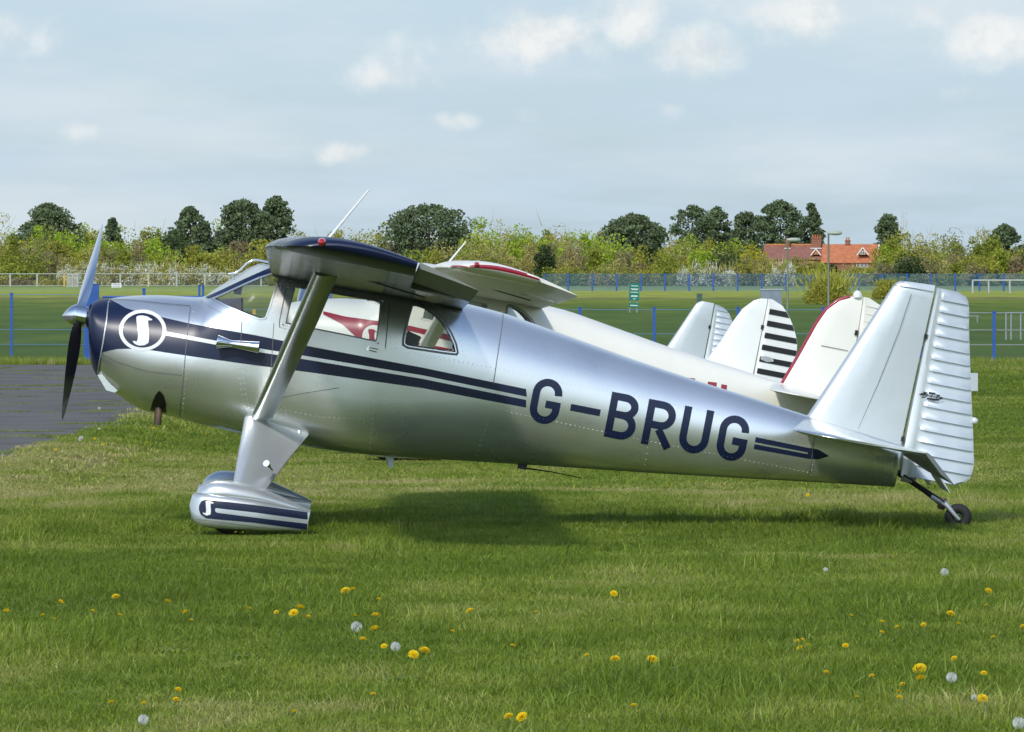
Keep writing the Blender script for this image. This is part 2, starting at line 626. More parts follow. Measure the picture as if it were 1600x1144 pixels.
def stroke(name, body, path, w, m, parent, side=-1, off=0.002, nl=None, closed=False):
    p = [(q[0], q[1]) for q in path]
    if closed:
        p = p + [p[0], p[1]]
    L = sum(math.dist(a, b) for a, b in zip(p, p[1:]))
    nl = nl or max(4, int(L / 0.02))
    p = [(q.x, q.y) for q in resample([(a, b, 0) for a, b in p], nl)]
    return patch(name, body, offset_curve(p, w / 2), offset_curve(p, -w / 2), m, parent, side, off, nl, 3)


# ------------------------------------------------------------------ the aircraft
class Pose:
    def __init__(self, x, y, z, yaw, pitch):
        self.loc, self.rot = (x, y, z), (0, R(pitch), R(yaw))
        self.m = Matrix.Translation(self.loc) @ Matrix.Rotation(R(yaw), 4, 'Z') @ Matrix.Rotation(R(pitch), 4, 'Y')
        self.inv = self.m.inverted()

    def L(self, px, py, y=0.0):
        """the local point at lateral distance y that the lens sees at a pixel of the photograph"""
        c = self.inv @ Vector((0, 0, EYE))
        d = self.inv.to_3x3() @ Vector(((px - CX) / F, 1, -(py - HY) / F))
        return c + d * ((y - c.y) / d.y)


P1 = Pose(-1.65, 42.0, 0.0, 1.6, 10.7)


def AU(pts, y=0.0, pose=P1):
    return [(q.x, q.z) for q in (pose.L(px, py, y) for px, py in pts)]


TOP = AU([(144, 480), (146, 475), (152, 470.5), (172, 466.5), (212, 462), (256, 461.5), (295, 464), (317, 464), (333, 453.5), (350, 442.5), (369, 431), (394, 416), (411, 411), (440, 420),
          (500, 433), (600, 450), (700, 468), (745, 478.5), (785, 489), (835, 506), (885, 524), (935, 542), (985, 560), (1035, 577), (1115, 603),
          (1167, 619), (1220, 636), (1264, 650), (1330, 668), (1402, 690)])
BOT = AU([(140, 513), (141, 541), (146, 573), (153, 587), (181, 614), (206, 632), (230, 643), (266, 650), (300, 659), (341, 669), (377, 677.5), (430, 688), (485, 698),
          (560, 708), (700, 718.5), (850, 728), (1000, 738), (1150, 747), (1300, 755), (1397, 761)])
# the silhouette stations where half width is known, by pixel along the stripe line
def a_at(px):
    return P1.L(px, 500 + (px - 300) * 0.18).x
A0 = min(p[0] for p in TOP + BOT)
WID = [(A0, 0.27), (A0 + 0.03, 0.33), (A0 + 0.09, 0.37), (A0 + 0.2, 0.405), (a_at(297), 0.49), (a_at(400), 0.54), (a_at(560), 0.545), (a_at(680), 0.50), (a_at(800), 0.43), (a_at(950), 0.345),
       (a_at(1100), 0.265), (a_at(1250), 0.18), (a_at(1350), 0.115), (a_at(1400), 0.08)]
SQ = [(A0, 2.2), (a_at(297), 2.4), (a_at(330), 2.6), (a_at(420), 3.6), (a_at(560), 4.0), (a_at(640), 3.6), (a_at(720), 2.8), (a_at(800), 2.4), (a_at(1400), 2.15)]
BODY = Body(TOP, BOT, WID, SQ)


def PS(px, py, pose=P1, body=BODY):
    """(a, u) on the near side of a body under a pixel"""
    y = -0.4 + body.yc
    for _ in range(6):
        q = pose.L(px, py, y)
        y = body.yc - body.ysurf(q.x, q.z)
    return (q.x, q.z)


def PSL(pts, pose=P1, body=BODY):
    return [PS(px, py, pose, body) for px, py in pts]


WIN_SIDE = PSL([(329, 467), (352, 457), (379, 444.5), (405, 433), (424, 427), (437, 434), (431, 454), (423, 480), (416, 499), (406, 500.5), (377, 490), (352, 479)])
WIN_DOOR = PSL([(458, 446), (478, 449), (525, 457), (560, 463), (599, 470), (597, 500), (592, 538), (585, 538), (540, 528.5), (480, 516.5), (441, 508.5), (449, 476)])
WIN_REAR = PSL([(641, 476), (648, 474), (664, 479), (680, 489), (695, 503), (706, 519), (714, 537), (717, 552), (714, 556), (690, 553), (660, 548.5), (636, 545), (628, 540), (628, 531), (634, 500)])
WIND_LINE = PSL([(318, 464), (324, 463.5), (347, 453), (383, 436), (411, 423.5), (432, 415)])

_skin_cache = {}


def cut_skin():
    if 'me' in _skin_cache:
        return _skin_cache['me']
    st = list(A0 + np.array([0, .006, .015, .03, .05, .075, .1])) + list(np.linspace(A0 + 0.13, BODY.a1, 130))
    v, f = rings_mesh(BODY.rings(st, 56))
    me = mesh_from('fuselage', v, f, M['silver'])
    fix_normals(me)
    ob = link('skin_tmp', me)
    front = [(P1.L(317.5, 462).x, P1.L(317.5, 462).z)] + WIND_LINE[1:] + AU([(425, 395), (400, 395), (330, 440)])
    cutters = []
    for poly in (WIN_SIDE, WIN_DOOR, WIN_REAR, front):
        n = len(poly)
        cv = [Vector((a, s, u)) for s in (-1, 1) for a, u in poly]
        cf = [tuple(range(n))[::-1], tuple(range(n, 2 * n))] + [(i, (i + 1) % n, n + (i + 1) % n, n + i) for i in range(n)]
        cm = mesh_from('cut', cv, cf, M['silver'], False)
        fix_normals(cm)
        c = link('cut_tmp', cm)
        md = ob.modifiers.new('b', 'BOOLEAN')
        md.operation, md.solver, md.object = 'DIFFERENCE', 'EXACT', c
        cutters.append(c)
    dg = bpy.context.evaluated_depsgraph_get()
    out = bpy.data.meshes.new_from_object(ob.evaluated_get(dg))
    bm = bmesh.new()
    bm.from_mesh(out)
    kill = []
    for fc in bm.faces:
        c = fc.calc_center_median()
        if BODY.a1 - 0.01 > c.x > A0 + 0.3 and BODY.ysurf(c.x, c.z) - abs(c.y) > 0.03 and abs(fc.normal.y) < 0.2:
            sc, sh, sw, sn = BODY.sec(c.x)
            if abs((c.z - sc) / sh) < 0.995:
                kill.append(fc)
    bmesh.ops.delete(bm, geom=kill, context='FACES')
    bmesh.ops.triangulate(bm, faces=[q for q in bm.faces if len(q.verts) > 4])
    bm.to_mesh(out)
    bm.free()
    out.polygons.foreach_set('use_smooth', [True] * len(out.polygons))
    nr = []
    for vv in out.vertices:
        c = vv.co
        if c.x < A0 + 0.004 or c.x > BODY.a1 - 0.004:
            nr.append((0, 0, 0))
        else:
            nr.append(tuple(BODY.normal(c.x, c.y, c.z)))
    out.normals_split_custom_set_from_vertices(nr)
    for o in cutters + [ob]:
        bpy.data.objects.remove(o)
    _skin_cache['me'] = out
    return out


def pane(name, body, poly, m, parent, side, off=-0.004):
    n = len(poly)
    cx, cu = sum(p[0] for p in poly) / n, sum(p[1] for p in poly) / n
    v, f = [body.on(cx, cu, side, off)], []
    K = 4
    for k in range(1, K + 1):
        for a, u in poly:
            t = k / K
            v.append(body.on(cx + (a - cx) * t, cu + (u - cu) * t, side, off))
    for i in range(n):
        f.append((0, 1 + i, 1 + (i + 1) % n))
    for k in range(K - 1):
        for i in range(n):
            j = (i + 1) % n
            f.append((1 + k * n + i, 1 + (k + 1) * n + i, 1 + (k + 1) * n + j, 1 + k * n + j))
    return link(name, mesh_from(name, v, f, m), parent)


def smooth_poly(poly, n=60):
    p = list(poly) + [poly[0]]
    return [(q.x, q.y) for q in resample([(a, b, 0) for a, b in p], n + 1)][:-1]


def naca(x, t=0.125, m=0.04, p=0.4):
    yt = 5 * t * (0.2969 * math.sqrt(x) - 0.126 * x - 0.3516 * x**2 + 0.2843 * x**3 - 0.1036 * x**4)
    yc = m / p**2 * (2 * p * x - x * x) if x < p else m / (1 - p)**2 * (1 - 2 * p + 2 * p * x - x * x)
    return yc + yt, (yc - yt) * 0.72


LE_ROOT, LE_OUT = P1.L(422, 422, -0.5), P1.L(412.5, 382, -4.7)
CHORD, HINGE, TIP_Y = 1.30, 0.70, 5.2


def wing_frame(y):
    """leading edge, chord direction and up direction at distance y from the centre line"""
    t = (y - 0.5) / 4.2
    le = Vector((LE_ROOT.x + (LE_OUT.x - LE_ROOT.x) * t, 0, LE_ROOT.z + (LE_OUT.z - LE_ROOT.z) * t))
    tw = R(-0.6 - 1.5 * max(t, 0))
    return le, Vector((math.cos(tw), 0, math.sin(tw))), Vector((-math.sin(tw), 0, math.cos(tw)))


XS = [0.5 * (1 - math.cos(math.pi * k / 18)) for k in range(19)]


def wing_ring(y, side, x0=0.0, x1=1.0, cs=1.0, ts=1.0, lift=0.0):
    le, e, n = wing_frame(y)
    tk = float(np.interp(y, [3.9, 4.5, 4.82], [1.0, 0.94, 0.86]))       # the underside rises towards the tip
    ts, lift = ts * tk, lift + (1 - tk) * 0.062
    cs = cs * float(np.interp(y, [4.3, 4.55, 4.70, 4.82], [1.0, 0.97, 0.92, 0.865]))
    xs = [x0 + (x1 - x0) * x for x in XS]
    piv = HINGE
    up, lo = [], []
    for x in xs:
        yu, yl = naca(min(x, 1))
        mid = (yu + yl) / 2
        X = piv + (x - piv) * (cs if x < piv else 1.0)
        up.append((X, mid + (yu - mid) * ts + lift))
        lo.append((X, mid + (yl - mid) * ts + lift))
    pts = up + lo[::-1]
    return [le + e * (X * CHORD) + n * (h * CHORD) + Vector((0, side * y, 0)) for X, h in pts]


def make_wing(root, side, skin, tip_m, ail_m):
    rr = [wing_ring(y, side) for y in (0.0, 0.5, 1.2, 1.9, 2.6)]
    rr += [wing_ring(y, side, 0, HINGE) for y in (2.602, 3.4, 3.9, 4.2, 4.5, 4.66, 4.82)]
    me = mesh_from('wing', *rings_mesh(rr), skin)
    fix_normals(me, 35)
    w = link('wing', me, root)
    caps = []
    for k in range(9):
        t = math.sin(k / 8 * math.pi / 2)
        q = math.sqrt(max(1 - t * t, 0))
        caps.append(wing_ring(4.822 + 0.36 * t, side, 0, HINGE, 0.80 + 0.20 * q, 0.04 + 0.98 * q ** 0.8, 0.016 * (1 - q)))
    me = mesh_from('wing_tip', *rings_mesh(caps), tip_m)
    fix_normals(me, 50)
    if tip_m == M['crimson']:
        me.materials.append(ail_m)
        for p_ in me.polygons:
            if p_.normal.z > 0.6 or p_.normal.z < -0.6:
                p_.material_index = 1
    link('wing_tip', me, w)
    # drooped aileron
    rows = []
    dr = R(-4)
    for y in (2.62, 3.4, 4.2, 5.05):
        le, e, n = wing_frame(y)
        hy = naca(HINGE)
        hp = le + e * (HINGE * CHORD) + n * (hy[0] * CHORD * 0.6)
        ring = wing_ring(y, side, HINGE + 0.008, 1.0, 1.0, 0.45, 0.016)
        out = []
        for p in ring:
            d = p - hp
            d.y = 0
            x, h = d.dot(e), d.dot(n)
            out.append(hp + e * (x * math.cos(dr) - h * math.sin(dr)) + n * (x * math.sin(dr) + h * math.cos(dr)) + Vector((0, side * y, 0)))
        rows.append(out)
    me = mesh_from('aileron', *rings_mesh(rows), ail_m)
    fix_normals(me, 35)
    link('aileron', me, w)
    return w


SLIM = [(0, 0.0), (0.02, 0.4), (0.08, 0.75), (0.22, 1.0), (0.45, 0.95), (0.75, 0.55), (1.0, 0.06)]


def mirror(p):
    return Vector((p.x, -p.y, p.z))


GEAR_LOW = Body(AU([(296.5, 787), (298.5, 777), (308, 771), (330, 770.5), (400, 779.5), (450, 790), (481, 797)], -1.0),
                AU([(295.5, 792), (298, 806), (303, 816), (316, 823), (406, 830), (479, 830)], -1.0),
                [(P1.L(296, 789, -1).x, 0.03), (P1.L(300, 789, -1).x, 0.075), (P1.L(315, 789, -1).x, 0.125), (P1.L(350, 795, -1).x, 0.15), (P1.L(400, 800, -1).x, 0.145), (P1.L(481, 812, -1).x, 0.05)],
                [(-1, 4.2), (1, 4.2)], -0.92)
GEAR_TOP = Body(AU([(305, 775), (309, 766), (318, 756.5), (337, 750), (364, 752), (397, 758.5), (439, 776), (478, 795)], -1.0),
                AU([(305, 790), (330, 790), (400, 795), (478, 803)], -1.0),
                [(P1.L(305, 780, -1).x, 0.04), (P1.L(318, 780, -1).x, 0.09), (P1.L(350, 780, -1).x, 0.12), (P1.L(400, 785, -1).x, 0.11), (P1.L(478, 799, -1).x, 0.035)],
                [(-1, 2.0), (1, 2.0)], -0.92)


def gear(root, side, spec):
    s = -side
    fx = (lambda p: Vector(p)) if side < 0 else mirror
    le = [fx(P1.L(383, 640, -0.40)), fx(P1.L(381.7, 654, -0.46)), fx(P1.L(373, 703, -0.70)), fx(P1.L(364, 757, -0.92))]
    te = [fx(P1.L(489, 664, -0.36)), fx(P1.L(485.5, 676, -0.42)), fx(P1.L(449, 720, -0.68)), fx(P1.L(412, 770, -0.92))]
    nrm = (te[1] - le[1]).cross(le[3] - le[1]).normalized()
    slab('landing_gear_leg', le, te, [0.075, 0.075, 0.065, 0.055], nrm, spec['silver'], root,
         [(0, 0.0), (0.02, 0.45), (0.08, 0.8), (0.25, 1.0), (0.6, 0.6), (0.93, 0.16), (0.935, 0.30), (1.0, 0.22)])
    low = Body.__new__(Body)
    low.__dict__.update(GEAR_LOW.__dict__)
    top = Body.__new__(Body)
    top.__dict__.update(GEAR_TOP.__dict__)
    if side > 0:
        low.yc, top.yc = 0.92, 0.92
    me = mesh_from('wheel_fairing', *rings_mesh(low.rings(np.concatenate([low.a0 + np.array([0, .004, .012, .025, .045]), np.linspace(low.a0 + 0.07, low.a1, 24)]), 36)), spec['silver'])
    fix_normals(me, 60)
    wf = link('wheel_fairing', me, root)
    me = mesh_from('upper_shell', *rings_mesh(top.rings(np.concatenate([top.a0 + np.array([0, .005, .015, .03]), np.linspace(top.a0 + 0.05, top.a1, 22)]), 32)), spec['silver'])
    fix_normals(me, 60)
    link('upper_shell', me, wf)
    c = P1.L(362, 797, -0.92)
    c = Vector((c.x, side * 0.92, c.z))
    torus('tyre', c, (0, 1, 0), 0.112, 0.052, M['rubber'], wf)
    lathe('wheel_hub', c - Vector((0, 0.05, 0)), c + Vector((0, 0.05, 0)), [(0, 0.07), (1, 0.07)], M['steel'], wf)
    # livery bands with a rounded front end and a slot between them
    g = lambda pts: PSL(pts, P1, GEAR_LOW)
    st = spec['stripe']
    patch('fairing_band', low, g([(322, 780.5), (400, 789.5), (480.5, 800.5)]), g([(330, 793), (400, 801), (480.5, 812)]), st, wf, side, 0.002, 20, 5)
    patch('fairing_band', low, g([(322, 809.8), (400, 817), (479.5, 827.5)]), g([(330, 800), (400, 809), (480, 818.5)]), st, wf, side, 0.0022, 20, 5)
    patch('fairing_band', low, g([(322, 780.5), (315, 783), (311.3, 790), (311, 797), (313.5, 804), (322, 809.8)]), g([(340, 791), (337.5, 793), (336, 795.5), (336, 798), (337.5, 800), (340, 802)]), st, wf, side, 0.0026, 14, 6)
    if side < 0:
        e = lambda pts: g([(319 + (x_ - 627) / 218 * 13, 782.5 + (y_ - 384) / 333 * 23) for x_, y_ in pts])
        patch('fairing_emblem', low, e([(668, 396), (676, 500), (686, 610), (664, 690)]), e([(800, 400), (800, 500), (808, 620), (796, 690)]), M['white'], wf, side, 0.0046, 14, 4)
        patch('fairing_emblem', low, e([(668, 392), (735, 380), (800, 392), (880, 432)]), e([(668, 412), (735, 412), (800, 450), (872, 452)]), M['white'], wf, side, 0.0050, 8, 2)
        patch('fairing_emblem', low, e([(600, 650), (690, 672), (806, 668)]), e([(606, 680), (700, 722), (800, 690)]), M['white'], wf, side, 0.0054, 8, 2)
    for q in ([(303, 771), (330, 771.5), (400, 782), (481, 799)], [(299, 808), (330, 813), (406, 822), (470, 828)]):
        stroke('moulding', low, g(q), 0.006, spec['silver'], wf, side, 0.004, 24)
    return wf


def letter_paths(ch, w, h, sw):
    m = sw / 2
    r = w / 2 - m

    def arc(cx, cy, rx, ry, a0, a1, n=14):
        return [(cx + rx * math.cos(R(a0 + (a1 - a0) * k / n)), cy + ry * math.sin(R(a0 + (a1 - a0) * k / n))) for k in range(n + 1)]
    if ch == 'G':
        return [[(w - m, h * 0.66)] + arc(w / 2, h - m - r, r, r, 0, 180) + arc(w / 2, m + r, r, r, 180, 360) + [(w - m, h * 0.455)], [(w * 0.50, h * 0.44), (w, h * 0.44)]]
    if ch == 'B':
        r1, r2 = (h * 0.47 - m) / 2, (h * 0.53 - m) / 2
        y1 = h * 0.53
        return [[(m, 0), (m, h)], [(sw, h - m), (w * 0.52, h - m)] + arc(w * 0.52, y1 + r1, w * 0.46 - m, r1, 90, -90) + [(sw, y1)],
                [(w * 0.5, y1)] + arc(w * 0.52, m + r2, w * 0.48 - m, r2, 90, -90) + [(sw, m)]]
    if ch == 'R':
        r1 = (h * 0.54 - m) / 2
        y1 = h * 0.46
        return [[(m, 0), (m, h)], [(sw, h - m), (w * 0.52, h - m)] + arc(w * 0.52, y1 + r1, w * 0.48 - m, r1, 90, -90) + [(sw, y1)], [(w * 0.50, y1 - m), (w - m * 0.7, 0)]]
    if ch == 'U':
        return [[(m, h)] + arc(w / 2, m + r, r, r, 180, 360) + [(w - m, h)]]
    return [[(0, m), (w, m)]]


E1 = Vector((0.9815, 0.191))
E2 = Vector((0.191, -0.9815))                      # up the letter, in photograph pixels


def letter(ch, bl, w, h, sw, m, fus, body=BODY, pose=P1, flip=None):
    name = 'registration_letter' if ch != '-' else 'registration_dash'
    mb_v, mb_f = [], []
    for k, path in enumerate(letter_paths(ch, w, h, sw)):
        pts = []
        for x, y in path:
            q = Vector(bl) + E1 * x + E2 * y
            pts.append(PS(q.x, q.y, pose, body))
        wd = sw / 234.0
        n = max(6, int(sum(math.dist(a, b) for a, b in zip(pts, pts[1:])) / 0.012))
        pts = [(q.x, q.y) for q in resample([(a, b, 0) for a, b in pts], n)]
        A, B = offset_curve(pts, wd / 2), offset_curve(pts, -wd / 2)
        base = len(mb_v)
        for i in range(n):
            for j in range(5):
                q = A[i].lerp(B[i], j / 4)
                if flip is None:
                    mb_v.append(body.on(q.x, q.y, -1, 0.002 + 0.0005 * k))
                else:
                    mb_v.append(body.on(2 * flip[0] - q.x, q.y, 1, 0.002 + 0.0005 * k))
        for i in range(n - 1):
            for j in range(4):
                a = base + i * 5 + j
                mb_f.append((a, a + 1, a + 6, a + 5))
    return link(name, mesh_from(name, mb_v, mb_f, m), fus)


def fin_rows(pose, le_px, te_px):
    return [pose.L(x, y, 0) for x, y in le_px], [pose.L(x, y, 0) for x, y in te_px]


def rudder_mesh(name, hinge, te, m, parent, bays=0, th0=0.075, amp=0.019, flat=0.2):
    """hinge and te: curves as functions of height u; pressed bays run fore and aft"""
    u1 = min(hinge[0].z, te[0].z)
    hz = pchip([p.z for p in hinge], [p.x for p in hinge])
    tz = pchip([p.z for p in te], [p.x for p in te])
    uT = max(max(p.z for p in hinge), max(p.z for p in te))
    uB = min(min(p.z for p in hinge), min(p.z for p in te))
    rows = []
    if bays:
        step = (uT - uB) / bays
        for b in range(bays):
            top = uT - b * step
            for t, f in ((0.0, 0.0), (0.03, 0.02), (0.3, 0.18), (0.6, 0.5), (0.85, 0.9), (0.94, 1.0), (0.985, 0.0)):
                rows.append((top - t * step, f))
        rows.append((uB, 0.0))
    else:
        rows = [(uT + (uB - uT) * k / 24, 0.0) for k in range(25)]
    X = [0, 0.03, 0.1, 0.16, flat, flat + 0.06, 0.5, 0.75, 0.94, 0.985, 1.0]
    rings = []
    for u, f in rows:
        a0, a1 = hz(u), max(tz(u), hz(u) + 0.01)
        up, lo = [], []
        for x in X:
            base = th0 / 2 * (0.0 if x == 0 else min(1, 0.55 + 4 * x) if x < 0.12 else (1 - x) * 1.0 + 0.06)
            k = 0 if x <= flat else min(1.0, (x - flat) / 0.06) * (1.0 if x < 0.95 else 0.4 if x < 0.99 else 0.25)
            y = base + amp * f * k
            a = a0 + (a1 - a0) * x
            up.append(Vector((a, -y, u)))
            lo.append(Vector((a, y, u)))
        rings.append(up + lo[::-1][:-1])
    me = mesh_from(name, *rings_mesh(rings), m)
    fix_normals(me, 28)
    return link(name, me, parent)


def make_aircraft(pose, label, spec, tail, group='light aircraft parked in a row on the grass'):
    root = thing('light_aircraft', label, 'aircraft', pose.loc, pose.rot, group)
    # --- fuselage shell
    me = cut_skin().copy()
    me.materials.clear()
    me.materials.append(spec['skin'])
    me.name = 'fuselage'
    fus = link('fuselage', me, root)
    # --- glazing
    pts_v, pts_f = [], []
    st = np.linspace(WIND_LINE[0][0] + 0.004, WIND_LINE[-1][0], 22)
    lim = pchip([p[0] for p in WIND_LINE], [p[1] for p in WIND_LINE])
    for a in st:
        c, h, w, n = BODY.sec(a)
        ub = min(lim(a), BODY.T(a) - 0.002)
        yb = BODY.ysurf(a, ub)
        for k in range(17):
            y = yb * (1 - 2 * k / 16)
            v = max(1 - (abs(y) / w) ** n, 0) ** (1 / n)
            pts_v.append(Vector((a, y, c + h * v - 0.003)))
    for i in range(len(st) - 1):
        for k in range(16):
            b = i * 17 + k
            pts_f.append((b, b + 1, b + 18, b + 17))
    link('windshield', mesh_from('windshield', pts_v, pts_f, M['windshield']), root)
    for side in (-1, 1):
        for poly, fm, fw in ((WIN_SIDE, spec['frame'], 0.012), (WIN_DOOR, spec['frame'], 0.016), (WIN_REAR, M['gasket'], 0.014)):
            pl = smooth_poly(poly, 64)
            p_ = pane('window_pane', BODY, pl, M['pane'], root, side)
            o_ = pl + [pl[0]]
            for w_, mm, of in ((fw, fm, 0.003), (0.007, spec['skin'], 0.006)):
                cu = offset_curve(pl, -fw / 2 if mm is fm else -fw - 0.003, True)
                cu = [(q.x, q.y) for q in cu]
                pp = cu + [cu[0]]
                A = offset_curve(cu, w_ / 2, True)
                B = offset_curve(cu, -w_ / 2, True)
                A, B = A + [A[0]], B + [B[0]]
                patch('window_frame', BODY, A, B, mm, p_, side, of, 90, 2)
        patch('windshield_frame', BODY, WIND_LINE, PSL([(324, 466.5), (331, 465.5), (362, 452.5), (397, 436.5), (422, 426.5), (434, 422)]), spec['stripe'], fus, side, 0.003, 24, 3)
    # --- cockpit
    mb = MB()
    q = P1.L(352, 486, 0)
    hexa = []
    for px_, py_ in ((337, 470), (377, 466), (377, 508), (337, 508)):
        c_ = P1.L(px_, py_, -0.4)
        yy = 0.9 * BODY.ysurf(c_.x, c_.z)
        hexa += [(c_.x, -yy, c_.z), (c_.x, yy, c_.z)]
    mb.add(hexa, [(0, 2, 4, 6), (1, 7, 5, 3), (0, 1, 3, 2), (2, 3, 5, 4), (4, 5, 7, 6), (6, 7, 1, 0)])
    q2 = P1.L(372, 453, 0)
    mb.box((q2.x, 0.0, q2.z), (0.05, 0.07, 0.06))
    mb.build('instrument_panel', M['dark'], root)
    mb = MB()
    q = P1.L(560, 590, 0)
    mb.box((q.x, 0, q.z), (0.5, 0.8, 0.12), Matrix.Rotation(R(-8), 3, 'Y'))
    q = P1.L(630, 560, 0)
    mb.box((q.x, 0, q.z), (0.09, 0.8, 0.36), Matrix.Rotation(R(14), 3, 'Y'))
    mb.build('bench_seat', M['seat'], root)
    # --- wings, struts
    for side in (-1, 1):
        w = make_wing(root, side, spec['wing'], spec['stripe'], spec['aileron'])
        fx = (lambda p: Vector(p)) if side < 0 else mirror
        le = [fx(P1.L(392.5, 652, -0.47)), fx(P1.L(458, 500, -1.72)), fx(P1.L(491, 424, -2.6))]
        te = [fx(P1.L(425, 655, -0.47)), fx(P1.L(498, 500, -1.72)), fx(P1.L(529, 428, -2.6))]
        nrm = (te[1] - le[1]).cross(le[2] - le[0]).normalized()
        slab('wing_strut', [le[0], le[0].lerp(le[2], 0.04)] + le[1:], [te[0], te[0].lerp(te[2], 0.04)] + te[1:], [0.05, 0.058, 0.06, 0.058], nrm, spec['strut'], root, SLIM)
        n0 = wing_frame(5.15)
        q = fx(P1.L(503, 379, -5.12))
        torus_c = q
        lathe('position_light', q + Vector((0, -side * 0.05, 0)), q + Vector((0, side * 0.10, 0)), [(0, 0.026), (0.4, 0.028), (0.75, 0.024), (0.95, 0.011), (1, 0.001)], M['red_lens'] if side < 0 else M['clear_lens'], w, 14)
        tube('control_cable', [fx(P1.L(535, 426, -2.7)), fx(P1.L(600, 446, -2.8)), fx(P1.L(664, 465, -2.95))], 0.006, M['black'], w, 6)
    # --- tail group
    fin = slab('tail_fin', *fin_rows(pose, tail['fin_le'], tail['fin_te']), tail['fin_th'], (0, 1, 0), spec['fin'], root,
               [(0, 0.0), (0.012, 0.30), (0.05, 0.6), (0.16, 0.92), (0.4, 1.0), (0.75, 0.86), (1.0, 0.72)])
    rud = rudder_mesh('rudder', [pose.L(x, y) for x, y in tail['hinge']], [pose.L(x, y) for x, y in tail['rud_te']], spec['rudder'], root, tail['bays'])
    for side in (-1, 1):
        fx = (lambda p: Vector(p)) if side < 0 else mirror
        ler, tip0 = P1.L(1256, 656, -0.06), P1.L(1237, 672, -1.40)
        le = [fx(ler), fx(ler.lerp(tip0, 0.5)), fx(ler.lerp(tip0, 0.9)), fx(tip0 + Vector((0.03, 0, 0))), fx(tip0 + Vector((0.11, -0.06, 0))), fx(tip0 + Vector((0.27, -0.1, 0)))]
        hr, ht = P1.L(1409, 704, -0.10), P1.L(1446, 708, -1.50)
        te = [fx(hr.lerp(ht, k)) for k in (0, 0.5, 0.88, 0.94, 0.975, 1.0)]
        tp = slab('tailplane', le, te, [0.05, 0.05, 0.045, 0.04, 0.03, 0.014], (0, 0, 1), spec['skin'], root)
        er, et = P1.L(1449, 736, -0.14), P1.L(1490, 757, -1.42)
        g = Vector((0.006, 0, 0))
        el = slab('elevator', [fx(hr + g), fx(hr.lerp(ht, 0.5) + g), fx(hr.lerp(ht, 0.97) + g), fx(ht + g)], [fx(er), fx(er.lerp(et, 0.5)), fx(et), fx(et + Vector((-0.1, -0.06, 0.05)))],
                  [0.04, 0.04, 0.036, 0.012], (0.5, 0, 0.86), spec['aileron'], tp, [(0, 0.0), (0.03, 0.7), (0.15, 1.0), (0.6, 0.5), (1, 0.12)])
        t0, t1 = er.lerp(et, 0.15), er.lerp(et, 0.5)
        dv = Vector((0.08, 0, -0.085))
        slab('elevator_tab', [fx(t0), fx(t1)], [fx(t0 + dv), fx(t1 + dv)], [0.012, 0.012], (0.7, 0, 0.7), spec['fin'], tp, [(0, 0.6), (0.2, 1), (1, 0.5)])
    # --- tail wheel
    tw = thing_part('tail_wheel', root)
    tube('leaf_spring', [P1.L(1398, 735), P1.L(1420, 750), P1.L(1446, 768), P1.L(1468, 786)], [0.022, 0.02, 0.017, 0.015], M['black'], tw, 6)
    tube('spring_bracket', [P1.L(1408, 745), P1.L(1430, 752)], [0.03, 0.022], spec['silver'], tw, 6)
    for s_ in (-1, 1):
        tube('fork_arm', [P1.L(1456, 776, -0.0), P1.L(1478, 788, -0.035 * s_), P1.L(1492, 805, -0.045 * s_), P1.L(1499, 812, -0.045 * s_)], [0.02, 0.02, 0.014, 0.012], M['steel'], tw, 8)
    tube('steering_spring', [P1.L(1412, 742, -0.06), P1.L(1440, 760, -0.07), P1.L(1476, 784, -0.06)], 0.006, M['black'], tw, 6)
    lathe('fork_head', P1.L(1474, 778), P1.L(1470, 796), [(0, 0.02), (0.15, 0.028), (0.85, 0.028), (1, 0.018)], M['rust'], tw, 10)
    torus('tyre', P1.L(1497, 808), (0.12, 1, 0.05), 0.058, 0.033, M['rubber'], tw, 22, 8)
    # --- main gear
    for side in (-1, 1):
        gear(root, side, spec)
    # --- propeller
    hub, sp = P1.L(136, 496), P1.L(97, 493.5)
    ax = Vector((1, 0, 0))
    pr = lathe('propeller', P1.L(144, 497.5), P1.L(116, 492.5), [(0, 0.03), (0.3, 0.045), (0.32, 0.07), (1, 0.072)], M['chrome'], root, 20)
    lathe('spinner', P1.L(119, 493), sp, [(0, 0.075), (0.25, 0.066), (0.5, 0.052), (0.72, 0.034), (0.9, 0.014), (0.97, 0.006), (1, 0.001)], M['chrome'], pr, 24)
    hc = P1.L(124, 494)
    for sgn in (1, -1):
        tip_y = 0.58 * sgn
        span = (P1.L(160, 351, 0.58) if sgn > 0 else P1.L(97, 655, -0.58)) - hc
        sd = Vector((0, span.y, span.z)).normalized()
        ln = span.length
        tg = ax.cross(sd)
        v, f, mi = [], [], []
        stn = [0.03, 0.08, 0.14, 0.22, 0.34, 0.5, 0.66, 0.8, 0.9, 0.96, 0.99, 1.0]
        cw = [0.055, 0.065, 0.09, 0.115, 0.13, 0.135, 0.128, 0.11, 0.088, 0.06, 0.035, 0.012]
        thk = [0.05, 0.045, 0.032, 0.024, 0.018, 0.014, 0.011, 0.009, 0.007, 0.006, 0.004, 0.002]
        for t, c_, th in zip(stn, cw, thk):
            pit = R(58 - 44 * t ** 0.7)
            cd = tg * math.cos(pit) + ax * math.sin(pit) * 1.0
            nd = sd.cross(cd).normalized()
            if nd.x > 0:
                nd = -nd
            base = hc + span * t
            for x in (-0.5, -0.3, 0, 0.25, 0.5):
                v.append(base + cd * (c_ * x) + nd * (th * (1 - (2 * x) ** 2)))
            for x in (0.25, 0, -0.3):
                v.append(base + cd * (c_ * x) - nd * (th * 0.25 * (1 - (2 * x) ** 2)))
        n = 8
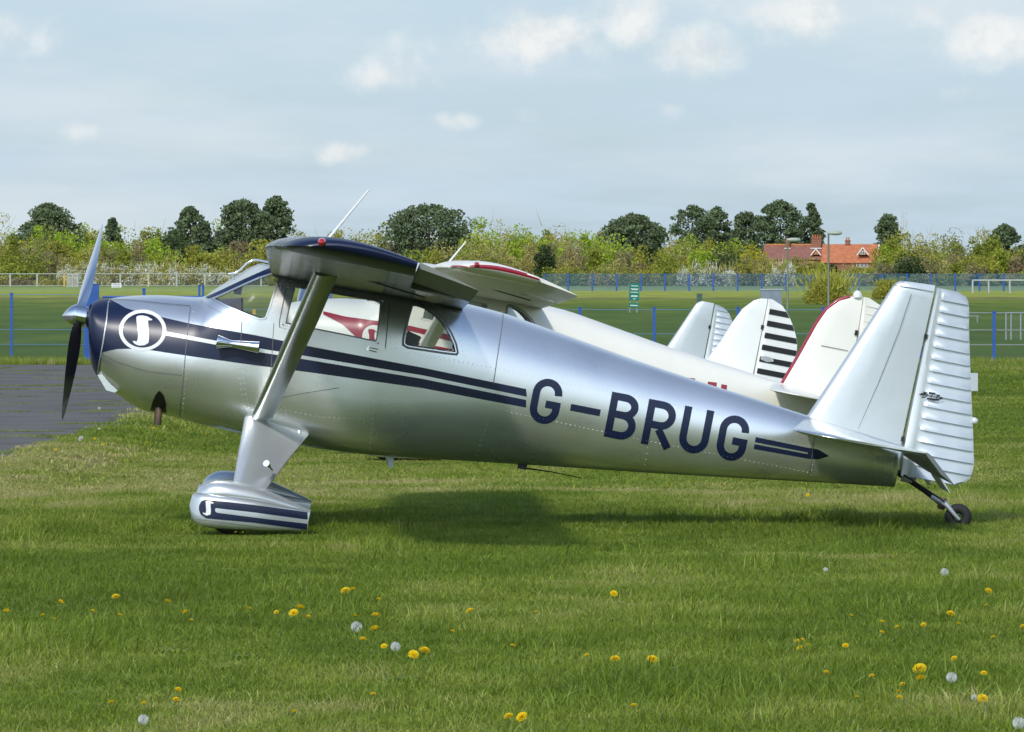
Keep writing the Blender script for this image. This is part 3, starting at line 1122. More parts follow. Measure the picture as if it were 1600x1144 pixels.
        for i in range(len(stn) - 1):
            for j in range(n):
                k = (j + 1) % n
                f.append((i * n + j, i * n + k, (i + 1) * n + k, (i + 1) * n + j))
                mi.append(0 if j < 4 else 1)
        f.append(tuple((len(stn) - 1) * n + j for j in range(n)))
        mi.append(0)
        me = mesh_from('propeller_blade', v, f, [M['chrome'], M['black']], True, mi)
        fix_normals(me, 50)
        link('propeller_blade', me, pr)
    # --- aerial and fittings every one of them carries
    if spec['aerial']:
        tube('aerial', [P1.L(505, 383, -0.25), P1.L(505, 383, -0.25).lerp(P1.L(576, 297, -0.25), spec['aerial'])], [0.011, 0.006], M['white'], root, 6)
    q = P1.L(247, 622, -0.24)
    tube('exhaust_pipe', [P1.L(250, 606, -0.16), P1.L(250, 626, -0.25), P1.L(247, 645, -0.27), P1.L(246, 664, -0.27)], [0.026, 0.027, 0.026, 0.026], M['rust'], root, 14)
    return root, fus, fin, rud


def thing_part(name, parent):
    o = bpy.data.objects.new(name, None)
    COL.objects.link(o)
    o.parent = parent
    o.empty_display_size = 0.1
    return o


SPEC1 = dict(aerial=1.0, skin=M['silver'], silver=M['satin'], wing=M['wing_metal'], aileron=M['aileron'], strut=M['strut'], stripe=M['navy'], fin=M['fin_silver'], rudder=M['fin_silver'], frame=M['silver'])
SPEC2 = dict(aerial=0.62, skin=M['cream'], silver=M['white'], wing=M['wing_cream'], aileron=M['cream'], strut=M['cream'], stripe=M['crimson'], fin=M['cream'], rudder=M['cream'], frame=M['cream'])
SPEC3 = dict(aerial=0, skin=M['white'], silver=M['white'], wing=M['wing_white'], aileron=M['white'], strut=M['white'], stripe=M['black'], fin=M['white'], rudder=M['white'], frame=M['white'])
SPEC4 = dict(aerial=0, skin=M['silver'], silver=M['satin'], wing=M['wing_metal'], aileron=M['aileron'], strut=M['strut'], stripe=M['navy'], fin=M['fin_silver'], rudder=M['fin_silver'], frame=M['silver'])

TAIL1 = dict(fin_le=[(1250, 655), (1262, 648), (1300, 591), (1350, 515.5), (1394, 448), (1401, 441), (1408, 438.5)],
             fin_te=[(1407, 696), (1409, 682), (1422, 622), (1439, 545), (1456, 470), (1459, 455), (1461, 446)],
             fin_th=[0.11, 0.11, 0.10, 0.085, 0.07, 0.06, 0.03],
             hinge=[(1462.5, 449.5), (1440, 551), (1411, 690), (1404, 742)],
             rud_te=[(1496, 456), (1507, 461.5), (1512.5, 470), (1514, 515), (1517.7, 615), (1521, 700), (1521, 730), (1517, 745), (1508, 754), (1496, 757)], bays=16)

plane1, fus1, fin1, rud1 = make_aircraft(P1, 'silver and navy high-wing aircraft lettered G-BRUG, nearest on the mown grass', SPEC1, TAIL1)

# --- livery and fittings of the silver aircraft
nav = M['navy']
for side in (-1, 1):
    upT = [(253, 496), (300, 506.5), (400, 524), (485, 541.5), (660, 574.5), (822, 608)]
    upB = [(258, 518), (300, 525.7), (400, 543.5), (485, 557.5), (660, 586.5), (823, 620)]
    loT = [(258, 524.5), (300, 532), (400, 549.5), (485, 563), (660, 592), (822, 625)]
    loB = [(240, 548), (300, 557), (400, 571), (485, 582), (660, 606.5), (822, 637)]
    patch('stripe', BODY, PSL(upT), PSL(upB), nav, fus1, side, 0.002, 90, 5)
    patch('stripe', BODY, PSL(loT), PSL(loB), nav, fus1, side, 0.0021, 90, 5)
    patch('nose_paint', BODY, PSL([(171, 467.8), (183, 474), (196, 481.5), (218, 488.5), (253, 496)]), PSL([(158.5, 551), (170, 548), (184, 545.3), (206, 545), (242, 548)]), nav, fus1, side, 0.0025, 40, 14)
    patch('nose_paint', BODY, PSL([(253, 496), (260, 497.5)]), PSL([(242, 548), (259, 551)]), nav, fus1, side, 0.0026, 6, 14)
    cc = [(223 + 33.5 * math.cos(t), 516.5 + 28.6 * math.sin(t)) for t in np.linspace(0, 2 * math.pi, 61)]
    co = [(223 + 37.0 * math.cos(t), 516.5 + 32.0 * math.sin(t)) for t in np.linspace(0, 2 * math.pi, 61)]
    ci = [(223 + 31.3 * math.cos(t), 516.5 + 26.8 * math.sin(t)) for t in np.linspace(0, 2 * math.pi, 61)]
    patch('emblem_ring', BODY, PSL(co), PSL(ci), M['white'], fus1, side, 0.0042, 61, 3)
    patch('stripe_line', BODY, PSL([(258, 518), (300, 525.7), (344, 533.7)]), PSL([(258, 524.3), (300, 532), (344, 540)]), M['white'], fus1, side, 0.0036, 16, 3)
    # the whole bowl is navy: side curve from its seam forward to the front face
    aS = [PS(x, y) for x, y in [(171, 467.5), (167, 500), (161.5, 535), (158.5, 551), (154, 584)]]
ZX = lambda x, y: (120 + x / 7.15, 440 + y / 7.15)
sl = PSL([ZX(668, 396), ZX(666, 440), ZX(676, 500), ZX(684, 560), ZX(686, 610), ZX(680, 650), ZX(664, 690)])
sr = PSL([ZX(800, 400), ZX(798, 440), ZX(800, 500), ZX(807, 560), ZX(808, 620), ZX(806, 670), ZX(796, 690)])
patch('emblem_scroll', BODY, sl, sr, M['white'], fus1, -1, 0.0046, 24, 6)
patch('emblem_scroll', BODY, PSL([ZX(668, 396), ZX(690, 386), ZX(735, 384), ZX(790, 395), ZX(845, 429)]), PSL([ZX(668, 402), ZX(690, 402), ZX(735, 402), ZX(795, 440), ZX(842, 436)]), M['white'], fus1, -1, 0.0050, 14, 3)
patch('emblem_scroll', BODY, PSL([ZX(627, 662), ZX(660, 668), ZX(690, 675), ZX(750, 680), ZX(806, 668)]), PSL([ZX(634, 682), ZX(660, 704), ZX(700, 717), ZX(760, 712), ZX(800, 688)]), M['white'], fus1, -1, 0.0054, 14, 3)

# navy nose bowl: its own pressed shell, 3 mm proud of the cowl
seam_a = pchip([PS(171, 467.5)[1], PS(167, 500)[1], PS(161.5, 535)[1], PS(158.7, 551)[1], PS(153.5, 583)[1]][::-1],
               [PS(171, 467.5)[0], PS(167, 500)[0], PS(161.5, 535)[0], PS(158.7, 551)[0], PS(153.5, 583)[0]][::-1])
nb_r = []
for k in range(12):
    ring = []
    for j in range(56):
        t = 2 * math.pi * j / 56
        c0, h0, w0, n0 = BODY.sec(A0 + 0.1)
        ug = c0 + h0 * math.sin(t)
        aend = seam_a(ug)
        a = A0 + (aend - A0) * (k / 11) ** 1.5
        c, h, w, n = BODY.sec(a)
        cs, sn = math.cos(t), math.sin(t)
        p = Vector((a, w * math.copysign(abs(cs) ** (2 / n), cs), c + h * math.copysign(abs(sn) ** (2 / n), sn)))
        d = Vector((0, p.y, p.z - c)).normalized()
        ring.append(p + d * 0.004 + Vector((-0.004, 0, 0)))
    nb_r.append(ring)
v, f = rings_mesh(nb_r, True, False)
f.append(tuple(range(56)))
me = mesh_from('nose_bowl', v, f, nav)
fix_normals(me, 50)
bowl = link('nose_bowl', me, plane1)
q = P1.L(140, 497, 0)
for s in (-1, 1):
    lathe('air_intake', (A0 - 0.012, s * 0.15, q.z + 0.02), (A0 - 0.005, s * 0.15, q.z + 0.02), [(0, 0.075), (1, 0.078)], M['black'], bowl, 18)
# light tail piece of the emblem letters: registration
for ch, bl in (('G', (823.6, 657.6)), ('B', (943, 681.7)), ('R', (1000.8, 692.8)), ('U', (1057, 703.5)), ('G', (1115.5, 715))):
    letter(ch, bl, 46.5, 71, 11.6, nav, fus1)
letter('-', (890.6, 641.5), 47, 10.5, 10.5, nav, fus1)
amid = PS(1000, 665)
for ch, bl in (('G', (823.6, 657.6)), ('B', (943, 681.7)), ('R', (1000.8, 692.8)), ('U', (1057, 703.5)), ('G', (1115.5, 715))):
    letter(ch, bl, 46.5, 71, 11.6, nav, fus1, flip=amid)
for side in (-1, 1):
    patch('arrow_stripe', BODY, PSL([(1181, 683), (1264, 700)]), PSL([(1179.5, 691), (1264, 707.5)]), nav, fus1, side, 0.002, 16, 3)
    patch('arrow_stripe', BODY, PSL([(1179, 694), (1264, 710)]), PSL([(1177.5, 701.5), (1264, 717)]), nav, fus1, side, 0.002, 16, 3)
    patch('arrow_stripe', BODY, PSL([(1262, 699.5), (1279, 702.5), (1295, 712.3)]), PSL([(1262, 716.8), (1278, 718), (1295, 713)]), nav, fus1, side, 0.0024, 10, 5)
stroke('bowl_seam', BODY, PSL([(171, 467.5), (167, 500), (161.5, 535), (158.7, 551), (153.5, 583)]), 0.008, M['steel'], fus1, -1, 0.0065)
# panel seams
for q in ([(297.5, 480), (293, 520), (287, 585), (281, 650)], [(158, 552), (185, 566), (230, 580), (284, 586)], [(786, 491), (779, 545), (771, 600)], [(171, 468), (210, 470), (255, 475), (297, 478.5)],
          [(1275, 664), (1270, 700), (1264, 742)], [(378, 502), (376, 545)], [(428, 505), (424, 570), (420, 600)], [(437, 622), (470, 615), (530, 606)]):
    stroke('panel_seam', BODY, PSL(q), 0.004, M['seam'], fus1, -1, 0.0052)
door = stroke('door', BODY, PSL([(447, 450), (436, 505), (437, 512), (470, 520), (540, 534), (602, 546), (606, 500), (609, 473)]), 0.006, M['seam'], plane1, -1, 0.0048)
stroke('door_sill', BODY, PSL([(438, 515), (480, 523), (540, 535), (603, 547)]), 0.02, M['silver'], door, -1, 0.0062)
mbh = MB()
h0 = BODY.on(*PS(576, 545), -1, 0.02)
h1 = BODY.on(*PS(589, 548), -1, 0.022)
mbh.bar(h0, h1, 0.012, 0, 6)
mbh.bar(h0, BODY.on(*PS(577, 545), -1, -0.005), 0.016, 0, 8)
mbh.build('door_handle', M['chrome'], door, True)
# skin doubler below the windshield
patch('skin_doubler', BODY, PSL([(318, 466), (335, 474), (352, 483), (377, 495), (392, 501)]), PSL([(312, 469), (330, 481), (350, 491), (374, 503), (388, 508)]), M['silver'], fus1, -1, 0.004, 20, 3)
# rivet rows
riv_v, riv_f = [], []


def rivets(pts, step=0.03, r=0.0036):
    p = PSL(pts)
    L = sum(math.dist(a, b) for a, b in zip(p, p[1:]))
    for q in resample([(a, b, 0) for a, b in p], max(2, int(L / step))):
        c = BODY.on(q.x, q.y, -1, 0.0)
        nrm = BODY.normal(q.x, c.y, q.y)
        a = nrm.cross(Vector((1, 0, 0))).normalized()
        b = nrm.cross(a)
        k = len(riv_v)
        for i in range(5):
            w = 2 * math.pi * i / 5
            riv_v.append(c + (a * math.cos(w) + b * math.sin(w)) * r - nrm * 0.001)
        riv_v.append(c + nrm * 0.0045)
        for i in range(5):
            riv_f.append((k + i, k + (i + 1) % 5, k + 5))


for pts in ([(302, 487), (297, 530), (291, 590), (285, 652)], [(373, 575), (377, 610), (384, 642)], [(378, 575), (383, 610), (389, 640)], [(660, 557), (772, 575), (885, 600), (985, 617), (1100, 642), (1262, 676)],
            [(640, 600), (800, 645), (1000, 687), (1262, 738)], [(784, 500), (776, 560), (771, 592)], [(768, 640), (752, 690), (745, 712)], [(590, 602), (583, 650), (578, 700)], [(1278, 664), (1273, 700), (1267, 742)],
            [(438, 445), (428, 480), (421, 505)], [(452, 448), (443, 480), (436, 506)], [(725, 556), (716, 520), (700, 495), (676, 476), (655, 468)], [(158, 556), (178, 563)], [(440, 640), (500, 652), (560, 655)],
            [(640, 552), (690, 558), (740, 568)], [(150, 590), (152, 575), (156, 560)], [(612, 475), (610, 545)], [(622, 476), (619, 545)], [(1020, 590), (1012, 640)], [(1012, 700), (1006, 735)]):
    rivets(pts)
rv = link('rivets', mesh_from('rivets', riv_v, riv_f, M['satin'], False), fus1)
tag(rv, kind='stuff')
# venturi horn on the cowl side
va, vb = BODY.on(*PS(341, 535), -1, 0.07), BODY.on(*PS(405, 543), -1, 0.075)
ven = lathe('venturi_tube', va, vb, [(0, 0.030), (0.02, 0.046), (0.06, 0.045), (0.3, 0.026), (0.38, 0.024), (0.7, 0.032), (1, 0.040), (1, 0.034), (0.8, 0.02)], M['chrome'], plane1, 20)
mbv = MB()
mbv.bar(va.lerp(vb, 0.35), BODY.on(*PS(364, 541), -1, 0.0), 0.008)
mbv.build('venturi_bracket', M['steel'], ven)
# grab rail in front of the wing root
tube('grab_rail', [P1.L(357, 428.5, -0.25), P1.L(361, 427.5, -0.25), P1.L(368, 427, -0.25), P1.L(376, 421, -0.25), P1.L(386, 411, -0.25), P1.L(395, 406.5, -0.25), P1.L(404, 406.5, -0.25), P1.L(420, 410, -0.25)], 0.008, M['chrome'], plane1, 8)
tube('rail_foot', [P1.L(362, 428, -0.25), P1.L(364, 434, -0.25)], 0.006, M['steel'], plane1, 6)
# chin scoop, exhaust cut-out, belly fittings
mbs = MB()
sc_pts = [(152, 586), (158, 596), (166, 610), (179, 613.5)]
inn = [(160, 584), (167, 594), (176, 603), (184, 610)]
vv, ff = [], []
for y in (-0.24, 0.24):
    for p in sc_pts + inn[::-1]:
        vv.append(P1.L(p[0], p[1], y))
n8 = 8
ff = [tuple(range(8))[::-1], tuple(range(8, 16))] + [(i, (i + 1) % 8, 8 + (i + 1) % 8, 8 + i) for i in range(8)]
mbs.add(vv, ff)
mbs.build('chin_scoop', M['silver'], plane1)
patch('exhaust_cutout', BODY, PSL([(235, 641), (238, 629), (243, 617), (248, 611)]), PSL([(260, 645), (259, 630), (256, 618), (250, 611)]), M['black'], fus1, -1, 0.003, 20, 3)
slab('belly_blade', [P1.L(599, 708), P1.L(607, 730)], [P1.L(616, 708), P1.L(615, 731)], [0.02, 0.014], (0, 1, 0), M['fin_silver'], plane1)
mbb = MB()
a_, b_ = P1.L(809, 724), P1.L(823, 733)
mbb.box(((a_.x + b_.x) / 2, 0, (a_.z + b_.z) / 2), (0.062, 0.05, 0.04))
mbb.build('belly_sensor', M['black'], plane1)
tube('trailing_wire', [P1.L(823, 732), P1.L(862, 737.5), P1.L(908, 747)], [0.006, 0.004, 0.003], M['black'], plane1, 6)
tube('wing_tie_ring', [P1.L(478, 668, -0.42), P1.L(466, 674, -0.46)], 0.012, M['chrome'], plane1, 8)
lathe('step_peg', P1.L(424, 734, -0.84), P1.L(416, 724, -0.95), [(0, 0.012), (0.7, 0.013), (0.72, 0.022), (1, 0.022)], M['chrome'], plane1, 12)
for s in (-1, 1):
    pass
# fin and rudder details
stroke_pts = [P1.L(x, y, -0.051) for x, y in [(1341, 670), (1372, 600), (1404, 520), (1424, 460)]]
tube('fin_seam', stroke_pts, 0.0022, M['seam'], fin1, 4)
tube('fin_seam', [P1.L(x, y, -0.036) for x, y in [(1398, 446), (1430, 451), (1459, 456)]], 0.0022, M['seam'], fin1, 4)
mbr = MB()
mbr.box(P1.L(1522, 597), (0.05, 0.014, 0.12), Matrix.Rotation(R(-10.7), 3, 'Y'))
mbr.build('trim_tab', M['fin_silver'], rud1)
lathe('tail_light', P1.L(1519, 657), P1.L(1528, 659), [(0, 0.022), (0.5, 0.024), (0.9, 0.014), (1, 0.001)], M['clear_lens'], rud1, 12)
for hx, hy in ((1446, 526), (1410, 686)):
    mbh2 = MB()
    mbh2.box(P1.L(hx, hy, -0.03), (0.02, 0.02, 0.035))
    mbh2.build('hinge_bracket', M['black'], rud1)
EZ = lambda x, y: (1420 + x / 19.06, 590 + y / 19.06)
def flat_mark(name, polys, y, m, parent, pose=P1):
    v, f = [], []
    for k, poly in enumerate(polys):
        b = len(v)
        v += [pose.L(px, py, y - 0.0004 * k) for px, py in poly]
        f.append(tuple(range(b, len(v))))
    return link(name, mesh_from(name, v, f, m, False), parent)
flat_mark('rudder_emblem', [[EZ(300, 500), EZ(390, 460), EZ(500, 490), EZ(480, 540), EZ(330, 520)], [EZ(430, 425), EZ(560, 440), EZ(520, 500), EZ(440, 480)], [EZ(590, 425), EZ(800, 460), EZ(790, 500), EZ(600, 480)],
                            [EZ(800, 500), EZ(940, 520), EZ(920, 560), EZ(820, 530)], [EZ(545, 600), EZ(900, 640), EZ(905, 690), EZ(740, 690), EZ(540, 650)], [EZ(905, 600), EZ(1000, 580), EZ(1010, 640), EZ(920, 650)],
                            [EZ(500, 560), EZ(560, 490), EZ(580, 500), EZ(530, 580)], [EZ(640, 590), EZ(700, 510), EZ(720, 515), EZ(665, 600)], [EZ(810, 620), EZ(860, 530), EZ(885, 535), EZ(840, 625)], [EZ(400, 570), EZ(490, 580), EZ(480, 610), EZ(400, 600)]],
          -0.052, M['black'], rud1)

# --- the cream aircraft behind it
P2 = Pose(-1.04, 61.5, -0.10, 3.7, 10.7)
TAIL2 = dict(fin_le=[(1208, 628), (1218, 606), (1245, 560), (1275, 506), (1291, 483), (1310, 469), (1328, 463.5)],
             fin_te=[(1316, 655), (1321, 632), (1329, 580), (1338, 530), (1343, 500), (1346, 480), (1348, 464)],
             fin_th=[0.1, 0.1, 0.09, 0.075, 0.06, 0.045, 0.02], hinge=[(1349, 464), (1340, 521), (1320, 640), (1313, 668)],
             rud_te=[(1358, 466), (1370, 472.5), (1384, 486), (1396, 512), (1402, 545), (1403, 600), (1396, 640), (1378, 660), (1345, 667)], bays=0)
plane2, fus2, fin2, rud2 = make_aircraft(P2, 'cream high-wing aircraft with crimson trim, directly behind the silver one', SPEC2, TAIL2)
cr = M['crimson']
fin_edge = [P2.L(x, y, 0) for x, y in TAIL2['fin_le'][1:]]
tube('fin_edge_trim', fin_edge, 0.019, cr, fin2, 8)
lathe('beacon', P2.L(1340, 465), P2.L(1339.5, 453.5), [(0, 0.045), (0.35, 0.046), (0.7, 0.036), (0.92, 0.018), (1, 0.001)], M['clear_lens'], plane2, 16)
ps2 = lambda pts: PSL(pts, P2)
for side in (-1, 1):
    patch('stripe', BODY, ps2([(505, 486.5), (540, 495), (600, 503), (640, 509), (720, 527)]), ps2([(505, 491.5), (535, 507), (562, 532), (600, 516), (640, 517)] + [(720, 537)]), cr, fus2, side, 0.003, 50, 6)
    patch('stripe', BODY, ps2([(600, 535), (640, 533), (720, 548), (900, 590)]), ps2([(600, 556), (640, 542), (720, 557), (900, 597)]), cr, fus2, side, 0.003, 40, 4)
patch('emblem_disc', BODY, ps2([(584 + 18 * math.cos(t), 526 + 18 * math.sin(t)) for t in np.linspace(0, math.pi, 25)]), ps2([(584 + 18 * math.cos(t), 526 - 18 * math.sin(t)) for t in np.linspace(0, math.pi, 25)]), M['cream'], fus2, -1, 0.005, 25, 6)
patch('emblem_scroll', BODY, ps2([(575, 516), (577, 525), (577, 540)]), ps2([(586, 517), (585, 525), (587, 540)]), cr, fus2, -1, 0.0065, 12, 4)
patch('emblem_scroll', BODY, ps2([(576, 514), (584, 514.5), (589, 519)]), ps2([(576, 518), (584, 518), (588, 519.5)]), cr, fus2, -1, 0.0072, 8, 2)
for pts in ([(1082, 597), (1090, 599.5), (1090, 608), (1081, 606)],):
    pass
# the tops of its registration letters show above the silver back
for x0 in (1072, 1106, 1127):
    patch('registration_letter', BODY, ps2([(x0, 590 + (x0 - 1072) * 0.19), (x0 + (9 if x0 == 1127 else 14), 591.5 + (x0 - 1072) * 0.19)]), ps2([(x0 - 4, 622 + (x0 - 1072) * 0.19), (x0 + (5 if x0 == 1127 else 10), 624 + (x0 - 1072) * 0.19)]), cr, fus2, -1, 0.003, 6, 6)

# --- the white aircraft with a striped rudder
P3 = Pose(-1.5, 76.0, -0.15, 3.5, 10.7)
TAIL3 = dict(fin_le=[(1085, 590), (1102, 565), (1125, 535), (1145, 502.5), (1160, 482.5), (1177.5, 469.5), (1188, 466.5)],
             fin_te=[(1172, 605), (1177, 580), (1184, 545), (1191, 510), (1195, 490), (1198, 475), (1199, 467)],
             fin_th=[0.1, 0.1, 0.09, 0.075, 0.06, 0.045, 0.02], hinge=[(1200.5, 467), (1187, 535), (1175, 598), (1168, 632)],
             rud_te=[(1207, 468), (1216, 472), (1228, 486), (1240, 512.5), (1245.5, 540), (1243, 562), (1236, 585), (1222, 610), (1200, 630)], bays=0)
ah = PS(1409, 690)[0]
P3 = Pose(P3.loc[0] + (P3.L(1175, 598).x - ah) * 0.98, *P3.loc[1:], 3.5, 10.7)
plane3, fus3, fin3, rud3 = make_aircraft(P3, 'white aircraft whose rudder carries black horizontal stripes', SPEC3, TAIL3)
for x0, y0 in ((730, 170), (715, 243), (700, 318), (683, 392), (668, 466), (653, 540), (640, 612)):
    px, py = 1020 + x0 / 4, 440 + y0 / 4
    hz3 = [P3.L(x, y) for x, y in TAIL3['rud_te']]
    tz3 = pchip([p.z for p in hz3], [p.x for p in hz3])
    for side in (-1, 1):
        v, f = [], []
        for i in range(9):
            for j in range(2):
                p = P3.L(px - j * 1.7, py + j * 8.2)
                a1 = tz3(p.z) - 0.004
                x = p.x + (a1 - p.x) * i / 8
                hzz = 0.0
                fr = (x - P3.L(px - j * 1.7 - 5, py + 8.2 * j).x) / max(a1 + 0.02 - P3.L(px - j * 1.7 - 5, py + 8.2 * j).x, 0.01)
                v.append(Vector((x, side * (0.0375 * ((1 - max(0, min(fr, 1))) * 1.05 + 0.06) + 0.008), p.z)))
        for i in range(8):
            f.append((2 * i, 2 * i + 1, 2 * i + 3, 2 * i + 2))
        link('rudder_stripe', mesh_from('rudder_stripe', v, f, M['black']), rud3)

# --- the farthest, silver, with a square fin
P4 = Pose(-1.5, 92.0, -0.30, 3.0, 10.7)
TAIL4 = dict(fin_le=[(1012, 585), (1041, 543), (1060, 515), (1078, 488), (1087, 475), (1091, 472), (1096, 470.5)],
             fin_te=[(1093, 600), (1099, 562), (1105, 530), (1110, 505), (1113, 488), (1114.5, 480), (1115.5, 474)],
             fin_th=[0.1, 0.1, 0.09, 0.08, 0.07, 0.05, 0.03], hinge=[(1117, 475.5), (1108, 520), (1094, 590), (1090, 610)],
             rud_te=[(1121, 476.2), (1127, 478.5), (1137.5, 487.5), (1143, 499), (1147, 520), (1149, 560), (1145, 595), (1130, 608)], bays=15)
P4 = Pose(P4.loc[0] + (P4.L(1094, 590).x - ah) * 0.98, *P4.loc[1:], 3.0, 10.7)
plane4, fus4, fin4, rud4 = make_aircraft(P4, 'farthest silver aircraft showing only its square fin and ribbed rudder', SPEC4, TAIL4)


tube('fin_seam', [P2.L(1283, 540, -0.05), P2.L(1325, 548, -0.045)], 0.003, M['seam'], fin2, 4)
for k in range(5):
    tube('rudder_rib', [P2.L(1353 - 1.5 * k, 478 + 12 * k, -0.036), P2.L(1372 + 2 * k, 482 + 12.6 * k, -0.022)], 0.004, M['cream'], rud2, 4)
for pose_, par_, hx_, hy_ in ((P2, rud2, 1338, 520), (P3, rud3, 1191, 511), (P4, rud4, 1108.5, 511)):
    mb = MB()
    mb.box(pose_.L(hx_, hy_, -0.035), (0.03, 0.02, 0.05))
    mb.build('hinge_bracket', M['black'], par_)
flat_mark('rudder_emblem', [[(1188, 558), (1196, 556.5), (1208, 560), (1209, 565), (1199, 566), (1189, 562)]], -0.052, M['steel'], rud3, P3)

# ------------------------------------------------------------------ ground
def vnoise(x, y, seed=0):
    x, y = np.asarray(x, float), np.asarray(y, float)
    xi, yi = np.floor(x).astype(np.int64), np.floor(y).astype(np.int64)
    fx, fy = x - xi, y - yi
    fx, fy = fx * fx * (3 - 2 * fx), fy * fy * (3 - 2 * fy)

    def h(i, j):
        n = (i * 374761393 + j * 668265263 + seed * 1442695) & 0x7fffffff
        n = ((n ^ (n >> 13)) * 1274126177) & 0x7fffffff
        return ((n ^ (n >> 16)) & 0xffff) / 65535.0
    return (h(xi, yi) * (1 - fx) + h(xi + 1, yi) * fx) * (1 - fy) + (h(xi, yi + 1) * (1 - fx) + h(xi + 1, yi + 1) * fx) * fy


def fbm(x, y, seed=0, o=4):
    s, a, t = 0, 1, 0
    for k in range(o):
        s = s + a * vnoise(np.asarray(x) * 2**k + 17.3 * k, np.asarray(y) * 2**k - 9.1 * k, seed + k)
        t += a
        a *= 0.5
    return s / t


def sstep(a, b, x):
    t = np.clip((np.asarray(x, float) - a) / (b - a), 0, 1)
    return t * t * (3 - 2 * t)


def gz(x, y):
    """the grass dips a little beyond the nearest aircraft and comes up again before the fence"""
    y = np.asarray(y, float)
    d = np.interp(y, [46, 55, 62, 77, 92, 100, 116], [0, -0.08, -0.10, -0.15, -0.30, -0.26, 0.0])
    return d * sstep(-4.3, -3.6, x) * (1 - sstep(30, 60, np.abs(x)))


def nodes_of(name):
    m, nt, p = base_mat(name)
    def N(kind, **kw):
        n = nt.nodes.new(kind)
        for k, v in kw.items():
            setattr(n, k, v)
        return n
    return m, nt, p, N


def field_material():
    m, nt, p, N = nodes_of('field_grass')
    t = N('ShaderNodeTexCoord')
    mp = N('ShaderNodeMapping')
    mp.inputs['Scale'].default_value = (0.35, 0.05, 1)
    nt.links.new(t.outputs['Object'], mp.inputs[0])
    n1 = N('ShaderNodeTexNoise')
    n1.inputs['Scale'].default_value, n1.inputs['Detail'].default_value = 1.0, 8
    nt.links.new(mp.outputs[0], n1.inputs['Vector'])
    n2 = N('ShaderNodeTexNoise')
    n2.inputs['Scale'].default_value, n2.inputs['Detail'].default_value = 9.0, 6
    nt.links.new(t.outputs['Object'], n2.inputs['Vector'])
    sp = N('ShaderNodeSeparateXYZ')
    nt.links.new(t.outputs['Object'], sp.inputs[0])
    # distance zones: mown grass / darker green grass behind the fence / paler mown field / pitch
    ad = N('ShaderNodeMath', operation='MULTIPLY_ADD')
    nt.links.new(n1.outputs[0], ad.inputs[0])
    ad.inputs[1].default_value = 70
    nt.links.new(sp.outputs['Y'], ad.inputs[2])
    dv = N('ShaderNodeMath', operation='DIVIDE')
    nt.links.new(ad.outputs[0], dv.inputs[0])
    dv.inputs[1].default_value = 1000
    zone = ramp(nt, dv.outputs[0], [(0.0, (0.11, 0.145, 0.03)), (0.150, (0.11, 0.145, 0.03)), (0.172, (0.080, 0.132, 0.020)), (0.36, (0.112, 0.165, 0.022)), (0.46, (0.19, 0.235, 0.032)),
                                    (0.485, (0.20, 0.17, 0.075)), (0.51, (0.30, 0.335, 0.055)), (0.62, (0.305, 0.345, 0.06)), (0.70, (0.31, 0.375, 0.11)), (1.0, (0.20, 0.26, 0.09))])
    var = ramp(nt, n1.outputs[0], [(0.3, (0.72, 0.78, 0.7)), (0.55, (1, 1, 1)), (0.75, (1.35, 1.2, 1.1))])
    var2 = ramp(nt, n2.outputs[0], [(0.3, (0.7, 0.7, 0.7)), (0.7, (1.25, 1.25, 1.2))])
    mu = N('ShaderNodeMix', data_type='RGBA', blend_type='MULTIPLY')
    mu.inputs[0].default_value = 1
    nt.links.new(zone, mu.inputs[6])
    nt.links.new(var, mu.inputs[7])
    mu2 = N('ShaderNodeMix', data_type='RGBA', blend_type='MULTIPLY')
    mu2.inputs[0].default_value = 1
    nt.links.new(mu.outputs[2], mu2.inputs[6])
    nt.links.new(var2, mu2.inputs[7])
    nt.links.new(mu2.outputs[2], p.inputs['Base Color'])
    p.inputs['Roughness'].default_value = 0.9
    p.inputs['Specular IOR Level'].default_value = 0.1
    b = N('ShaderNodeBump')
    b.inputs['Strength'].default_value, b.inputs['Distance'].default_value = 0.2, 0.05
    nt.links.new(n2.outputs[0], b.inputs['Height'])
    nt.links.new(b.outputs[0], p.inputs['Normal'])
    return m


def asphalt_material():
    m, nt, p, N = nodes_of('old_asphalt')
    t = N('ShaderNodeTexCoord')
    n1 = N('ShaderNodeTexNoise')
    n1.inputs['Scale'].default_value, n1.inputs['Detail'].default_value, n1.inputs['Roughness'].default_value = 0.8, 9, 0.68
    nt.links.new(t.outputs['Object'], n1.inputs['Vector'])
    n2 = N('ShaderNodeTexNoise')
    n2.inputs['Scale'].default_value, n2.inputs['Detail'].default_value = 25, 5
    nt.links.new(t.outputs['Object'], n2.inputs['Vector'])
    c = ramp(nt, n1.outputs[0], [(0.34, (0.070, 0.065, 0.057)), (0.5, (0.112, 0.105, 0.095)), (0.62, (0.128, 0.120, 0.107)), (0.72, (0.185, 0.170, 0.148))])
    v = ramp(nt, n2.outputs[0], [(0.3, (0.7, 0.7, 0.7)), (0.7, (1.3, 1.3, 1.3))])
    mu = N('ShaderNodeMix', data_type='RGBA', blend_type='MULTIPLY')
    mu.inputs[0].default_value = 1
    nt.links.new(c, mu.inputs[6])
    nt.links.new(v, mu.inputs[7])
    nt.links.new(mu.outputs[2], p.inputs['Base Color'])
    p.inputs['Roughness'].default_value = 0.85
    b = N('ShaderNodeBump')
    b.inputs['Strength'].default_value, b.inputs['Distance'].default_value = 0.5, 0.02
    nt.links.new(n2.outputs[0], b.inputs['Height'])
    nt.links.new(b.outputs[0], p.inputs['Normal'])
    return m


